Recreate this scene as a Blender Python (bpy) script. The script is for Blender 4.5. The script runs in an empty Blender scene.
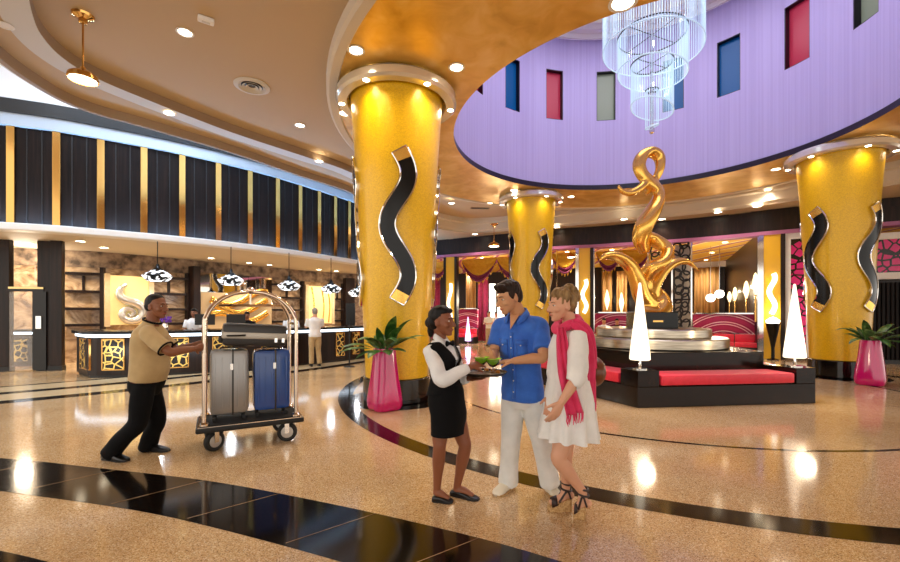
import bpy, bmesh, math, random
from mathutils import Vector, Matrix, noise
from mathutils.geometry import tessellate_polygon
random.seed(7)
sc = bpy.context.scene
COL = sc.collection
PI = math.pi
# ------------------------------------------------------------------ camera, world, exposure
F, HY, CH = 425.0, 313.0, 1.53          # focal length in pixels, horizon row, camera height
cam = bpy.data.cameras.new('camera'); cam.lens = 17.0; cam.sensor_width = 36.0
cam.shift_y = 32.0 / 900.0; cam.clip_start = 0.05; cam.clip_end = 200
camo = bpy.data.objects.new('camera', cam); COL.objects.link(camo)
camo.location = (0, 0, CH); camo.rotation_euler = (PI / 2, 0, 0); sc.camera = camo
w = bpy.data.worlds.new('world'); sc.world = w; w.use_nodes = True
bgn = w.node_tree.nodes['Background']; bgn.inputs[0].default_value = (1.0, 0.94, 0.86, 1); bgn.inputs[1].default_value = 1.45
sc.view_settings.view_transform = 'Standard'; sc.view_settings.look = 'None'
sc.view_settings.exposure = 0.36; sc.view_settings.gamma = 1.0; sc.view_settings.use_curve_mapping = False
sc.cycles.use_denoising = True
sc.cycles.max_bounces = 8; sc.cycles.diffuse_bounces = 4; sc.cycles.glossy_bounces = 4
sc.cycles.transparent_max_bounces = 24; sc.cycles.sample_clamp_indirect = 6.0
sc.cycles.caustics_reflective = False; sc.cycles.caustics_refractive = False

def light(name, kind, loc, energy, color=(1, .8, .55), parent=None, size=0.3, rot=(0, 0, 0), spot=2.2, blend=0.9, sizey=None, spread=None):
    l = bpy.data.lights.new(name, kind); l.energy = energy; l.color = color
    if kind == 'SPOT': l.spot_size = spot; l.spot_blend = blend; l.shadow_soft_size = size
    elif kind == 'POINT': l.shadow_soft_size = size
    elif kind == 'AREA':
        l.size = size
        if sizey: l.shape = 'RECTANGLE'; l.size_y = sizey
        else: l.shape = 'DISK'
        if spread: l.spread = spread
    o = bpy.data.objects.new(name, l); COL.objects.link(o); o.location = loc; o.rotation_euler = rot
    if parent: o.parent = parent; o.location = Vector(loc) - parent.location
    return o

WARM = (1.0, 0.84, 0.64); COOL = (0.72, 0.84, 1.0); VIOLET = (0.70, 0.62, 1.0)
DC = Vector((4.35, 9.2, 0))              # centre of the round opening
# the big lamps of the place: the lit dome above the drum, the cool cove above the wood panels, lounge cove
light('dome_light', 'AREA', (DC.x, DC.y, 10.35), 290, (0.93, 0.90, 1.0), size=5.5)
light('cove_light', 'AREA', (-7.6, 9.4, 7.45), 200, COOL, size=1.2, sizey=6.5, rot=(0, 0, math.radians(-38)))

# ------------------------------------------------------------------ pixel <-> world
def pj(px, py, D): return Vector(((px - 450) / F * D, D, CH + (HY - py) * D / F))
def fl(px, py):
    D = CH * F / (py - HY); return Vector(((px - 450) / F * D, D, 0))
def at_z(px, py, z):
    D = (z - CH) * F / (HY - py); return Vector(((px - 450) / F * D, D, z))
def hit(px, poly):
    """where the sight line of a column of the picture crosses a plan polyline"""
    k = (px - 450) / F
    for a, b in zip(poly[:-1], poly[1:]):
        fa, fb = a[0] - k * a[1], b[0] - k * b[1]
        if fa * fb <= 0 and fa != fb:
            t = fa / (fa - fb)
            return Vector((a[0] + (b[0] - a[0]) * t, a[1] + (b[1] - a[1]) * t, 0)), Vector((b[0] - a[0], b[1] - a[1], 0)).normalized()
    raise ValueError(px)
def catmull(pts, n=6):
    pts = [Vector(p).to_3d() for p in pts]
    if len(pts) < 3: 
        return [pts[0].lerp(pts[-1], i / n) for i in range(n + 1)]
    P = [pts[0] * 2 - pts[1]] + pts + [pts[-1] * 2 - pts[-2]]
    out = []
    for i in range(1, len(P) - 2):
        for k in range(n):
            t = k / n; a, b, c, d = P[i - 1], P[i], P[i + 1], P[i + 2]
            out.append(0.5 * ((2 * b) + (c - a) * t + (2 * a - 5 * b + 4 * c - d) * t * t + (3 * b - a - 3 * c + d) * t ** 3))
    out.append(pts[-1]); return out
def interp(vals, n):
    """resample a list of numbers / tuples to n entries, piecewise linear"""
    out = []
    for i in range(n):
        f = i / (n - 1) * (len(vals) - 1); k = min(int(f), len(vals) - 2); t = f - k
        out.append(vals[k] * (1 - t) + vals[k + 1] * t)
    return out

# ------------------------------------------------------------------ materials
def lin(h):
    if isinstance(h, str):
        h = h.lstrip('#'); c = [int(h[i:i + 2], 16) / 255 for i in (0, 2, 4)]
        return tuple(((x + .055) / 1.055) ** 2.4 if x > .04045 else x / 12.92 for x in c) + (1,)
    return tuple(h) + (1,) if len(h) == 3 else tuple(h)
def mat(name, color, rough=.5, metal=0., coat=0., emit=0., ecol=None, spec=.5, alpha=1., trans=0., sheen=0.):
    m = bpy.data.materials.new(name); m.use_nodes = True
    b = m.node_tree.nodes['Principled BSDF']; i = b.inputs
    i['Base Color'].default_value = lin(color); i['Roughness'].default_value = rough; i['Metallic'].default_value = metal
    i['Coat Weight'].default_value = coat; i['Coat Roughness'].default_value = .08; i['Specular IOR Level'].default_value = spec
    i['Alpha'].default_value = alpha; i['Transmission Weight'].default_value = trans; i['Sheen Weight'].default_value = sheen
    if emit: i['Emission Color'].default_value = lin(ecol or color); i['Emission Strength'].default_value = emit
    return m
def nd(m, t, **kw):
    n = m.node_tree.nodes.new(t)
    for k, v in kw.items():
        if k.startswith('in_'): n.inputs[k[3:].replace('_', ' ')].default_value = v
        else: setattr(n, k, v)
    return n
def ln(m, a, ao, b, bi): m.node_tree.links.new(a.outputs[ao], b.inputs[bi])
def bsdf(m): return m.node_tree.nodes['Principled BSDF']
def ramp(m, stops, interp='LINEAR'):
    r = nd(m, 'ShaderNodeValToRGB'); r.color_ramp.interpolation = interp
    e = r.color_ramp.elements
    while len(e) < len(stops): e.new(0.5)
    for x, (p, c) in zip(e, stops): x.position = p; x.color = lin(c)
    return r
def coord(m, scale=(1, 1, 1), out='Object'):
    t = nd(m, 'ShaderNodeTexCoord'); mp = nd(m, 'ShaderNodeMapping'); mp.inputs['Scale'].default_value = scale
    ln(m, t, out, mp, 'Vector'); return mp
def noisy(m, stops, scale=5., detail=4., stretch=(1, 1, 1), bump=0., bscale=None, dist=.02, distort=0.):
    mp = coord(m, stretch); n = nd(m, 'ShaderNodeTexNoise', in_Scale=scale, in_Detail=detail, in_Distortion=distort); ln(m, mp, 'Vector', n, 'Vector')
    r = ramp(m, stops); ln(m, n, 'Fac', r, 'Fac'); ln(m, r, 'Color', bsdf(m), 'Base Color')
    if bump:
        n2 = n
        if bscale: n2 = nd(m, 'ShaderNodeTexNoise', in_Scale=bscale, in_Detail=3.); ln(m, mp, 'Vector', n2, 'Vector')
        bp = nd(m, 'ShaderNodeBump', in_Strength=bump, in_Distance=dist); ln(m, n2, 'Fac', bp, 'Height'); ln(m, bp, 'Normal', bsdf(m), 'Normal')
    return m
M = {}
# floor terrazzo
m = M['terrazzo'] = mat('terrazzo', '#c9a06a', .10, spec=.55)
mp = coord(m); v = nd(m, 'ShaderNodeTexVoronoi', in_Scale=165.); ln(m, mp, 'Vector', v, 'Vector')
r = ramp(m, [(0, '#74563a'), (.10, '#b3905f'), (.3, '#d0ac7c'), (.72, '#dcbc90'), (1, '#f4e6c8')])
sep = nd(m, 'ShaderNodeSeparateColor'); ln(m, v, 'Color', sep, 'Color'); ln(m, sep, 'Red', r, 'Fac')
n = nd(m, 'ShaderNodeTexNoise', in_Scale=.8, in_Detail=3.); ln(m, mp, 'Vector', n, 'Vector')
r2 = ramp(m, [(.3, '#e6dcd0'), (.7, '#ffffff')]); ln(m, n, 'Fac', r2, 'Fac')
mx = nd(m, 'ShaderNodeMix', data_type='RGBA', blend_type='MULTIPLY'); mx.inputs[0].default_value = 1
m.node_tree.links.new(r.outputs[0], mx.inputs[6]); m.node_tree.links.new(r2.outputs[0], mx.inputs[7]); m.node_tree.links.new(mx.outputs[2], bsdf(m).inputs['Base Color'])
M['granite'] = noisy(mat('black_granite', '#120d0a', .1, spec=.5), [(.35, '#0b0806'), (.6, '#150e0a'), (.75, '#2a1c12')], 30, 6)
M['bench_stone'] = noisy(mat('dark_brown_stone', '#1a0e0a', .14, spec=.28), [(.3, '#0e0705'), (.6, '#190d08'), (.8, '#2c180f')], 6, 6)
M['white_stone'] = noisy(mat('white_stone', '#e8dcc8', .15), [(.3, '#d8bc8e'), (.7, '#e0c8a0')], 12)
# ceilings and plaster
M['beige'] = mat('beige_plaster', '#c4aa86', .7)
M['beige_light'] = mat('pale_plaster', '#d8ccba', .7)
M['brown_edge'] = mat('brown_and_shaded_plaster', '#a08a72', .7)
M['grey_cove'] = mat('grey_and_cove_lit_plaster', '#d3cfc8', .6)
M['white'] = mat('white_paint', '#efece8', .55)
M['band_white'] = mat('pale_blue_grey_paint', '#aab4be', .5)
M['lavender'] = mat('lavender_panel', '#b9a2e2', .6)
m = M['lavender']; mp = coord(m); wv = nd(m, 'ShaderNodeTexNoise', in_Scale=3., in_Detail=2.); mp.inputs['Scale'].default_value = (6, 6, .05); ln(m, mp, 'Vector', wv, 'Vector')
r = ramp(m, [(.35, '#afa2d2'), (.65, '#b9addb')]); ln(m, wv, 'Fac', r, 'Fac'); ln(m, r, 'Color', bsdf(m), 'Base Color')
M['dark_purple'] = mat('dark_purple_trim', '#160a1c', .35)
m = M['goldleaf'] = noisy(mat('gold_leaf_plaster', '#c98a2e', .32, metal=.4), [(.25, '#cc9838'), (.5, '#e6b856'), (.75, '#f4d084')], 2.2, 6, distort=.6, bump=.05, bscale=60, dist=.01)
# columns
m = M['mosaic'] = mat('gold_mosaic', '#e0a010', .28, metal=.1, coat=.15)
mp = coord(m); v = nd(m, 'ShaderNodeTexVoronoi', in_Scale=75.); ln(m, mp, 'Vector', v, 'Vector')
sep = nd(m, 'ShaderNodeSeparateColor'); ln(m, v, 'Color', sep, 'Color')
r = ramp(m, [(0, '#d8a604'), (.5, '#e6b406'), (1, '#f0c212')]); ln(m, sep, 'Red', r, 'Fac'); ln(m, r, 'Color', bsdf(m), 'Base Color')
bp = nd(m, 'ShaderNodeBump', in_Strength=.22, in_Distance=.01); ln(m, sep, 'Green', bp, 'Height'); ln(m, bp, 'Normal', bsdf(m), 'Normal')
M['yellow'] = mat('yellow_panel', '#e8b414', .3, coat=.3)
M['chrome'] = mat('chrome', '#e6e2dc', .08, metal=1.)
M['brass'] = mat('brass', '#d8a860', .14, metal=1.)
M['rose_brass'] = mat('polished_rose_brass', '#d8c4b0', .12, metal=1.)
M['goldmetal'] = mat('polished_gold', '#f2c060', .26, metal=1.)
M['steel'] = noisy(mat('brushed_steel', '#a8a096', .28, metal=1.), [(.3, '#958a7a'), (.7, '#c6bba8')], 3, 4, (1, 1, 14))
M['black_gloss'] = mat('black_gloss', '#070505', .2, spec=.3)
M['black'] = mat('black_satin', '#0f0d0d', .4)
M['wood'] = noisy(mat('dark_wood', '#2a1a14', .35, spec=.3), [(.3, '#150c09'), (.55, '#22140f'), (.75, '#301e17')], 3, 5, (5, 5, .35))
M['wood_panel'] = noisy(mat('dark_wood_panel', '#33231d', .4, spec=.12), [(.3, '#100907'), (.55, '#1a100c'), (.8, '#271914')], 3, 5, (7, 7, .3))
M['marble'] = noisy(mat('brown_marble', '#a5835f', .2), [(.3, '#6e523c'), (.46, '#a88864'), (.6, '#c9aa84'), (.75, '#e0caa8')], 1.3, 10, (1, 1, 1.6), distort=3.0)
M['rough_stone'] = noisy(mat('rough_stone', '#8f7a66', .7), [(.35, '#4f4238'), (.5, '#8d7763'), (.7, '#b8a288')], 4, 8, bump=.5)
# lattice panels, one for the counters, one pink
def lattice(name, line, ground, scale, width, metal, emit=0.):
    m = mat(name, line, .25)
    mp = coord(m); v = nd(m, 'ShaderNodeTexVoronoi', feature='DISTANCE_TO_EDGE', in_Scale=scale); ln(m, mp, 'Vector', v, 'Vector')
    r = ramp(m, [(0, line), (width, line), (width + .01, ground)], 'CONSTANT'); r.color_ramp.elements[1].position = width
    ln(m, v, 'Distance', r, 'Fac'); ln(m, r, 'Color', bsdf(m), 'Base Color')
    r2 = ramp(m, [(0, (metal,) * 3), (width, (0, 0, 0))], 'CONSTANT'); ln(m, v, 'Distance', r2, 'Fac'); ln(m, r2, 'Color', bsdf(m), 'Metallic')
    return m
M['gold_lattice'] = lattice('gold_lattice', '#f6d070', '#130d0b', 6.5, .075, .5)
M['pink_lattice'] = lattice('pink_lattice', '#1c0f12', '#e0287e', 4.5, .08, 0)
# emitters: lamps, and lit_gold whose lit look is put in as glow
M['lens'] = mat('lamp_lens', '#fff2dc', .4, emit=14, ecol=(1, .86, .62))
M['lens_soft'] = mat('lamp_lens_soft', '#fff2dc', .4, emit=5, ecol=(1, .88, .68))
M['led'] = mat('led_strip', '#eaf2ff', .4, emit=3.2, ecol=(.7, .85, 1))
M['led_dim'] = mat('led_strip_dim', '#eaf2ff', .4, emit=170.0, ecol=(.30, .58, 1))
M['cone_glow'] = mat('cone_lamp_shade', '#fff4e0', .4, emit=1.0, ecol=(1, .89, .68))
M['cone_violet'] = mat('violet_lamp_shade', '#e9d8ff', .4, emit=1.6, ecol=(.72, .5, 1))
M['neon'] = mat('neon_tube', '#fff8ea', .4, emit=1.6, ecol=(1, .95, .84))
M['globe'] = mat('globe_lamp', '#ffffff', .4, emit=1.3, ecol=(1, .97, .94))
M['sconce'] = mat('sconce_glow', '#ffe6a8', .4, emit=1.5, ecol=(1, .80, .45))
M['lit_gold'] = mat('lit_gold_panel', '#f0d48a', .35, emit=.35, ecol=(1, .74, .3))
# glass
M['glass'] = mat('clear_glass', '#ffffff', .02, trans=1.)
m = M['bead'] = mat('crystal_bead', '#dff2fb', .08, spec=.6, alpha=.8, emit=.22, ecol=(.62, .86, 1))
m = M['pane'] = mat('glass_pane', '#ffffff', .02, alpha=.14, spec=.6)
M['win_blue'] = mat('blue_window_glass', '#0a5590', .2, emit=.05, spec=.2)
M['win_red'] = mat('red_window_glass', '#b4304a', .2, emit=.05, spec=.2)
M['win_green'] = mat('grey_green_window_glass', '#84907a', .2, emit=.05, spec=.3)
M['mirror'] = mat('mirror', '#d8d0c6', .03, metal=1.)
# fabrics and colours
def cloth(name, c1, c2, bump=.25, scale=9., rough=.8, bscale=None):
    return noisy(mat(name, c1, rough, sheen=.15), [(.3, c1), (.7, c2)], scale, 4, bump=bump, bscale=bscale, dist=.03)
M['khaki'] = cloth('khaki_cloth', '#b89c6c', '#c6aa7a'); M['black_cloth'] = noisy(mat('black_cloth', '#08080a', .85, spec=.2), [(.3, '#060608'), (.7, '#0c0c0f')], 9, 4, bump=.25)
M['white_cloth'] = cloth('white_cloth', '#e2e4e8', '#f2f2f2'); M['blue_cloth'] = cloth('blue_cloth', '#2a60c4', '#3a78de', bscale=14)
M['trouser_white'] = cloth('white_trouser_cloth', '#dfe3e2', '#eef0ee', bscale=10); M['pink_cloth'] = cloth('pink_scarf_cloth', '#d8285a', '#ea3f70')
M['dress'] = cloth('white_gauze_cloth', '#e6e6e4', '#f4f3f0', bscale=26)
M['cream'] = cloth('cream_canvas', '#e0d9c4', '#ece6d4'); M['beige_cloth'] = cloth('beige_cloth', '#b09468', '#c0a478')
M['leather'] = mat('black_leather', '#0d0b0b', .3); M['brown_leather'] = mat('brown_leather', '#6b3a1c', .4)
M['sandal'] = mat('dark_brown_leather', '#2a1510', .45); M['cork'] = noisy(mat('cork', '#c09a66', .8), [(.4, '#a87f4c'), (.6, '#cba874')], 90)
M['seat_red'] = cloth('red_cushion_leather', '#d81f3c', '#e62c48', bump=.05, rough=.4)
M['pink_gloss'] = mat('pink_lacquer', '#d0126e', .12, coat=.6)
M['purple_cloth'] = cloth('purple_cloth', '#7a2452', '#8f3264'); M['yellow_cloth'] = cloth('yellow_cloth', '#d09a1c', '#e0b030')
M['gold_curtain'] = noisy(mat('gold_curtain', '#c09050', .6), [(.35, '#8a6030'), (.65, '#d8ac68')], 3, 2, (14, 14, .1))
M['maroon'] = cloth('maroon_curtain', '#8a1a48', '#a02458')
M['skin_fair'] = mat('fair_skin', '#d9a384', .5); M['skin_tan'] = mat('tan_skin', '#d09a70', .5)
M['skin_brown'] = mat('brown_skin', '#8a5638', .5); M['skin_dark'] = mat('deep_brown_skin', '#8a5236', .5)
for k in ('skin_fair', 'skin_tan', 'skin_brown', 'skin_dark'):
    bsdf(M[k]).inputs['Subsurface Weight'].default_value = .08; bsdf(M[k]).inputs['Subsurface Radius'].default_value = (.02, .008, .004)
def hairmat(name, a, b): return noisy(mat(name, a, .5, spec=.25), [(.35, a), (.65, b)], 30, 4, (1, 1, .3), bump=.5, bscale=40, dist=.01)
M['hair_black'] = hairmat('black_hair', '#0b0808', '#17110f'); M['hair_dark'] = hairmat('dark_brown_hair', '#1b0f0a', '#2e1c12')
M['hair_blond'] = hairmat('dark_blond_hair', '#664a2a', '#a4855a'); M['hair_grey'] = hairmat('grey_hair', '#75706a', '#a8a098')
M['lip'] = mat('lip', '#a8544a', .4); M['eye_white'] = mat('eye_white', '#cfc6bc', .3); M['iris'] = mat('iris', '#20140c', .1)
M['leaf'] = noisy(mat('green_leaf', '#2f5a24', .35), [(.35, '#1e4018'), (.55, '#3d6a2c'), (.75, '#8aa060')], 9, 3)
M['soil'] = mat('soil', '#2a1d14', .9)
M['silver_case'] = mat('silver_grey_shell', '#9a9896', .28, metal=.5); M['blue_case'] = mat('blue_shell', '#28509a', .25, coat=.3)
M['dark_case'] = mat('dark_grey_shell', '#2b2725', .35); M['band_grey'] = mat('pale_grey_band', '#b9b2a6', .35, metal=.4)
M['rubber'] = mat('black_rubber', '#111010', .6); M['mat_black'] = mat('black_deck_carpet', '#0f0e0e', .9)
M['lime'] = mat('lime_drink', '#a4dc2c', .15, emit=.12); M['dark_tray'] = mat('dark_tray', '#17110e', .3)  # slight glow put into the drink colour to lighten it
M['fruit'] = mat('orange_canape', '#d88a3a', .5)
m = M['stripes'] = mat('pink_striped_upholstery', '#b0205c', .5)
mp = coord(m); wv = nd(m, 'ShaderNodeTexWave', wave_type='RINGS', rings_direction='SPHERICAL', in_Scale=.95, in_Distortion=.3); wv.inputs['Detail Scale'].default_value = .6; ln(m, mp, 'Vector', wv, 'Vector')
r = ramp(m, [(0, '#b01e58'), (.3, '#8a1846'), (.52, '#c22c68'), (.76, '#f6dfe2'), (.92, '#a82058')], 'CONSTANT'); ln(m, wv, 'Fac', r, 'Fac'); ln(m, r, 'Color', bsdf(m), 'Base Color')

# ------------------------------------------------------------------ mesh builder
class MB:
    def __init__(s): s.v = []; s.f = []; s.mi = []; s.cur = 0
    def add(s, vs, fs):
        b = len(s.v); s.v += [Vector(x) for x in vs]
        for f in fs: s.f.append([b + i for i in f]); s.mi.append(s.cur)
        return s
    def box(s, c, size, rz=0., rot=None, top=1.):
        hx, hy, hz = size[0] / 2, size[1] / 2, size[2] / 2
        R = rot or Matrix.Rotation(rz, 3, 'Z'); c = Vector(c); vs = []
        for z in (-1, 1):
            k = top if z > 0 else 1
            for x, y in ((-1, -1), (1, -1), (1, 1), (-1, 1)): vs.append(c + R @ Vector((x * hx * k, y * hy * k, z * hz)))
        return s.add(vs, [(3, 2, 1, 0), (4, 5, 6, 7), (0, 1, 5, 4), (1, 2, 6, 5), (2, 3, 7, 6), (3, 0, 4, 7)])
    def loft(s, rings, caps=True, closed=True):
        n = len(rings[0]); vs = [p for r in rings for p in r]; fs = []
        for i in range(len(rings) - 1):
            for j in range(n if closed else n - 1):
                k = (j + 1) % n; fs.append((i * n + j, i * n + k, (i + 1) * n + k, (i + 1) * n + j))
        if caps: fs.append(tuple(range(n))[::-1]); fs.append(tuple((len(rings) - 1) * n + j for j in range(n)))
        return s.add(vs, fs)
    def lathe(s, prof, c=(0, 0, 0), n=32, fn=None, caps=True):
        c = Vector(c); rings = []
        for r, z in prof:
            rings.append([c + Vector((math.cos(a) * r * (fn(a, z) if fn else 1), math.sin(a) * r * (fn(a, z) if fn else 1), z)) for a in (2 * PI * j / n for j in range(n))])
        return s.loft(rings, caps)
    def tube(s, pts, r, n=10, res=0, caps=True, flat=1.):
        pts = [Vector(p) for p in pts]
        if res: 
            k = len(pts); pts2 = catmull(pts, res)
            rr = interp(list(r), len(pts2)) if not isinstance(r, (int, float)) else [r] * len(pts2); pts = pts2
        else: rr = list(r) if not isinstance(r, (int, float)) else [r] * len(pts)
        rings = []; up = None
        for i, p in enumerate(pts):
            d = (pts[min(i + 1, len(pts) - 1)] - pts[max(i - 1, 0)]).normalized()
            if up is None:
                up = Vector((0, 0, 1)) if abs(d.z) < .9 else Vector((1, 0, 0))
            x = d.cross(up).normalized(); up = x.cross(d).normalized()
            rings.append([p + x * math.cos(a) * rr[i] + up * math.sin(a) * rr[i] * flat for a in (2 * PI * j / n for j in range(n))])
        return s.loft(rings, caps)
    def ell(s, c, r, R=None, nu=16, nv=10):
        c = Vector(c); R = R or Matrix.Identity(3); rings = []
        for i in range(1, nv):
            t = PI * i / nv
            rings.append([c + R @ Vector((r[0] * math.sin(t) * math.cos(a), r[1] * math.sin(t) * math.sin(a), -r[2] * math.cos(t))) for a in (2 * PI * j / nu for j in range(nu))])
        return s.loft(rings, True)
    def prism(s, poly, z0, z1):
        n = len(poly); vs = [Vector((p[0], p[1], z0)) for p in poly] + [Vector((p[0], p[1], z1)) for p in poly]
        return s.add(vs, [tuple(range(n))[::-1], tuple(range(n, 2 * n))] + [(i, (i + 1) % n, n + (i + 1) % n, n + i) for i in range(n)])
    def holed(s, outer, holes, z):
        polys = [[Vector((p[0], p[1], 0)) for p in q] for q in [outer] + holes]
        tris = tessellate_polygon(polys); vs = [Vector((p.x, p.y, z)) for q in polys for p in q]
        return s.add(vs, tris)
    def sweep(s, path, prof, closed=False):
        """profile of (offset to the right of travel, z) along a plan path"""
        path = [Vector((p[0], p[1], 0)) for p in path]; rows = []
        N = len(path)
        for i, p in enumerate(path):
            d = (path[(i + 1) % N if closed else min(i + 1, N - 1)] - path[(i - 1) % N if closed else max(i - 1, 0)]).normalized()
            nrm = Vector((d.y, -d.x, 0)); rows.append([p + nrm * o + Vector((0, 0, z)) for o, z in prof])
        if closed: rows.append(rows[0])
        return s.loft(rows, caps=False, closed=False)
    def grid(s, fn, nu, nv):
        vs = [fn(i / nu, j / nv) for i in range(nu + 1) for j in range(nv + 1)]
        return s.add(vs, [(i * (nv + 1) + j, (i + 1) * (nv + 1) + j, (i + 1) * (nv + 1) + j + 1, i * (nv + 1) + j + 1) for i in range(nu) for j in range(nv)])
    def mesh(s, name, org=Vector((0, 0, 0))):
        me = bpy.data.meshes.new(name); me.from_pydata([tuple(v - org) for v in s.v], [], s.f); me.update()
        return me
    def build(s, name, mats, parent=None, smooth=True, bevel=0., remesh=0., relax=0, angle=40, label=None, solid=0., doubles=False, fix=True):
        org = Vector((0, 0, 0))
        q = parent
        while q is not None: org = org + q.location; q = q.parent
        me = s.mesh(name, org); mats = mats if isinstance(mats, (list, tuple)) else [mats]
        for x in mats: me.materials.append(M[x] if isinstance(x, str) else x)
        if len(mats) > 1: me.polygons.foreach_set('material_index', s.mi)
        o = bpy.data.objects.new(name, me); COL.objects.link(o)
        if remesh or bevel or fix:
            bm = bmesh.new(); bm.from_mesh(me)
            if doubles: bmesh.ops.remove_doubles(bm, verts=bm.verts, dist=1e-4)
            if fix: bmesh.ops.recalc_face_normals(bm, faces=bm.faces)
            if bevel:
                es = [e for e in bm.edges if len(e.link_faces) == 2 and e.calc_face_angle(0) > .6]
                bmesh.ops.bevel(bm, geom=es, offset=bevel, segments=2, affect='EDGES', profile=.6, clamp_overlap=True)
            bm.to_mesh(me); bm.free()
        if remesh:
            md = o.modifiers.new('r', 'REMESH'); md.mode = 'VOXEL'; md.voxel_size = remesh
            dg = bpy.context.evaluated_depsgraph_get(); me2 = bpy.data.meshes.new_from_object(o.evaluated_get(dg)); o.modifiers.clear()
            o.data = me2; bpy.data.meshes.remove(me); me = me2; me.name = name
            if relax:
                bm = bmesh.new(); bm.from_mesh(me)
                for _ in range(relax): bmesh.ops.smooth_vert(bm, verts=bm.verts, factor=.5, use_axis_x=True, use_axis_y=True, use_axis_z=True)
                bm.to_mesh(me); bm.free()
            if not me.materials:
                for x in mats: me.materials.append(M[x] if isinstance(x, str) else x)
        if smooth:
            me.shade_smooth()
            if not remesh: me.set_sharp_from_angle(angle=math.radians(angle))
        if solid:
            md = o.modifiers.new('thickness', 'SOLIDIFY'); md.thickness = solid; md.offset = 0
        if parent is not None: o.parent = parent
        if label: o['label'] = label
        return o
def thing(name, label, cat, loc=(0, 0, 0), group=None):
    o = bpy.data.objects.new(name, None); COL.objects.link(o); o.location = loc; o.empty_display_size = .2
    o['label'] = label; o['category'] = cat; o['kind'] = 'thing'
    if group: o['group'] = group
    return o
def tag(o, label, cat, group=None, kind='thing'):
    o['label'] = label; o['category'] = cat; o['kind'] = kind
    if group: o['group'] = group
    return o
def struct(o): o['kind'] = 'structure'; return o
def offset(path, d):
    path = [Vector((p[0], p[1], 0)) for p in path]; out = []
    for i, p in enumerate(path):
        t = (path[min(i + 1, len(path) - 1)] - path[max(i - 1, 0)]).normalized(); out.append(p + Vector((t.y, -t.x, 0)) * d)
    return out
def circle(c, r, n=96, a0=0, a1=2 * PI, end=False):
    k = n + 1 if end else n
    return [Vector((c[0] + r * math.cos(a0 + (a1 - a0) * i / n), c[1] + r * math.sin(a0 + (a1 - a0) * i / n), 0)) for i in range(k)]
def band(name, path, w0, w1, z, material, closed=False):
    mb = MB(); mb.sweep(path, [(w0, z), (w1, z)], closed); return struct(mb.build(name, material, smooth=False))
# ================================================================== THE SHELL
FAS = catmull([(-14.5, 8.4), (-12.2, 9.35), (-10.3, 10.1), (-9.5, 10.45), (-8.84, 10.88), (-8.11, 11.4), (-7.45, 11.95), (-6.77, 12.6), (-6.17, 13.3), (-5.64, 14.0), (-4.7, 15.55), (-3.9, 17.0), (-2.9, 19.3), (-2.3, 21)], 5)
BW = catmull([(-19, 10.8), (-15, 11.8), (-11.75, 13), (-10.6, 13.8), (-8.58, 16.6), (-6.95, 18.8), (-5.3, 20.5), (-2.4, 22.5)], 5)
FACADE = catmull([(-5.8, 22.5), (-0.97, 20.5), (4.17, 17.7), (6.07, 17.0), (9.1, 15.5), (11.2, 14.0), (13.5, 12.7), (17.5, 10.4), (22, 7.4)], 5)
LB = offset(FACADE, -9.0)
C1 = catmull([(-3.5, -8), (-3.5, 0), (-3.8, 3), (-4.4, 4.2), (-5.0, 5.0), (-5.45, 5.55), (-5.72, 5.95), (-5.9, 6.45), (-5.87, 7.0), (-5.5, 7.8), (-4.7, 9.15), (-3.7, 10.45), (-2.75, 11.75), (-1.9, 14.0), (-0.9, 16.6), (1.02, 18.2), (4.16, 16.95), (6.0, 16.15), (8.6, 14.75), (10.8, 12.7), (12.6, 10.3), (14, 7), (15, 2), (15, -8)], 5)
C2 = catmull([(-5.2, -8), (-5.2, 0), (-5.6, 4), (-6.1, 5.0), (-6.5, 5.75), (-6.75, 6.4), (-6.86, 7.0), (-6.87, 7.55), (-6.66, 8.05), (-6.3, 8.45), (-5.93, 8.9), (-5.1, 10.0), (-4.15, 11.6), (-3.1, 13.3), (-2.4, 16), (-2.1, 21)], 5)
i_split = min(range(len(C1)), key=lambda i: (C1[i] - Vector((-1.9, 14.0, 0))).length)
C1a, C3 = C1[:i_split + 1], C1[i_split:]
# ---- floor and its inlays
mb = MB(); mb.add([(-26, -9, 0), (26, -9, 0), (26, 30, 0), (-26, 30, 0)], [(0, 1, 2, 3)]); struct(mb.build('floor', 'terrazzo', smooth=False, fix=False))
def inlay(path, a, b, material='granite', closed=False, z=.002): return band('floor_inlay', path, a, b, z, material, closed)
A = catmull([(-9.5, 4.9), (-7.2, 4.85), (-4.75, 4.48), (-3.51, 4.2), (-2.24, 3.88), (-1.24, 3.52), (-.14, 3.05), (.69, 2.61), (1.8, 1.85), (3.2, .7), (5.5, -1.5)], 5)
inlay(A, 0, .62); inlay(offset(A, 1.28), 0, .85)
# thin pale joints between the slabs of the dark band
mb = MB()
for i in range(8, len(A) - 5, 4):
    t = (A[i + 1] - A[i - 1]).normalized(); nr = Vector((t.y, -t.x, 0)); skew = (nr * .85 + t * -.45)
    p, q = A[i] + Vector((0, 0, .0035)), A[i] + skew * .70 + Vector((0, 0, .0035)); ww = t * .004
    mb.add([p - ww, p + ww, q + ww, q - ww], [(0, 1, 2, 3)])
struct(mb.build('floor_joint', 'marble', smooth=False))
inlay(circle(DC, 6.42, 128), -.13, .13, closed=True); inlay(circle(DC, 4.5, 128), -.03, .03, closed=True)
# stripes in front of the reception
S = catmull([(-14, 2.6), (-11, 4.6), (-9.3, 5.95), (-7.69, 7.26), (-6.36, 8.45), (-5.0, 9.95), (-3.95, 11.25), (-3.1, 12.6), (-2.3, 14.3), (-1.5, 16.5), (-.6, 19)], 5)
inlay(S, -.18, .18); inlay(S, -1.0, -.18, 'white_stone', z=.0015); inlay(S, -1.32, -1.0); inlay(S, -2.12, -1.32, 'white_stone', z=.0015); inlay(S, -2.26, -2.12)
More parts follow.
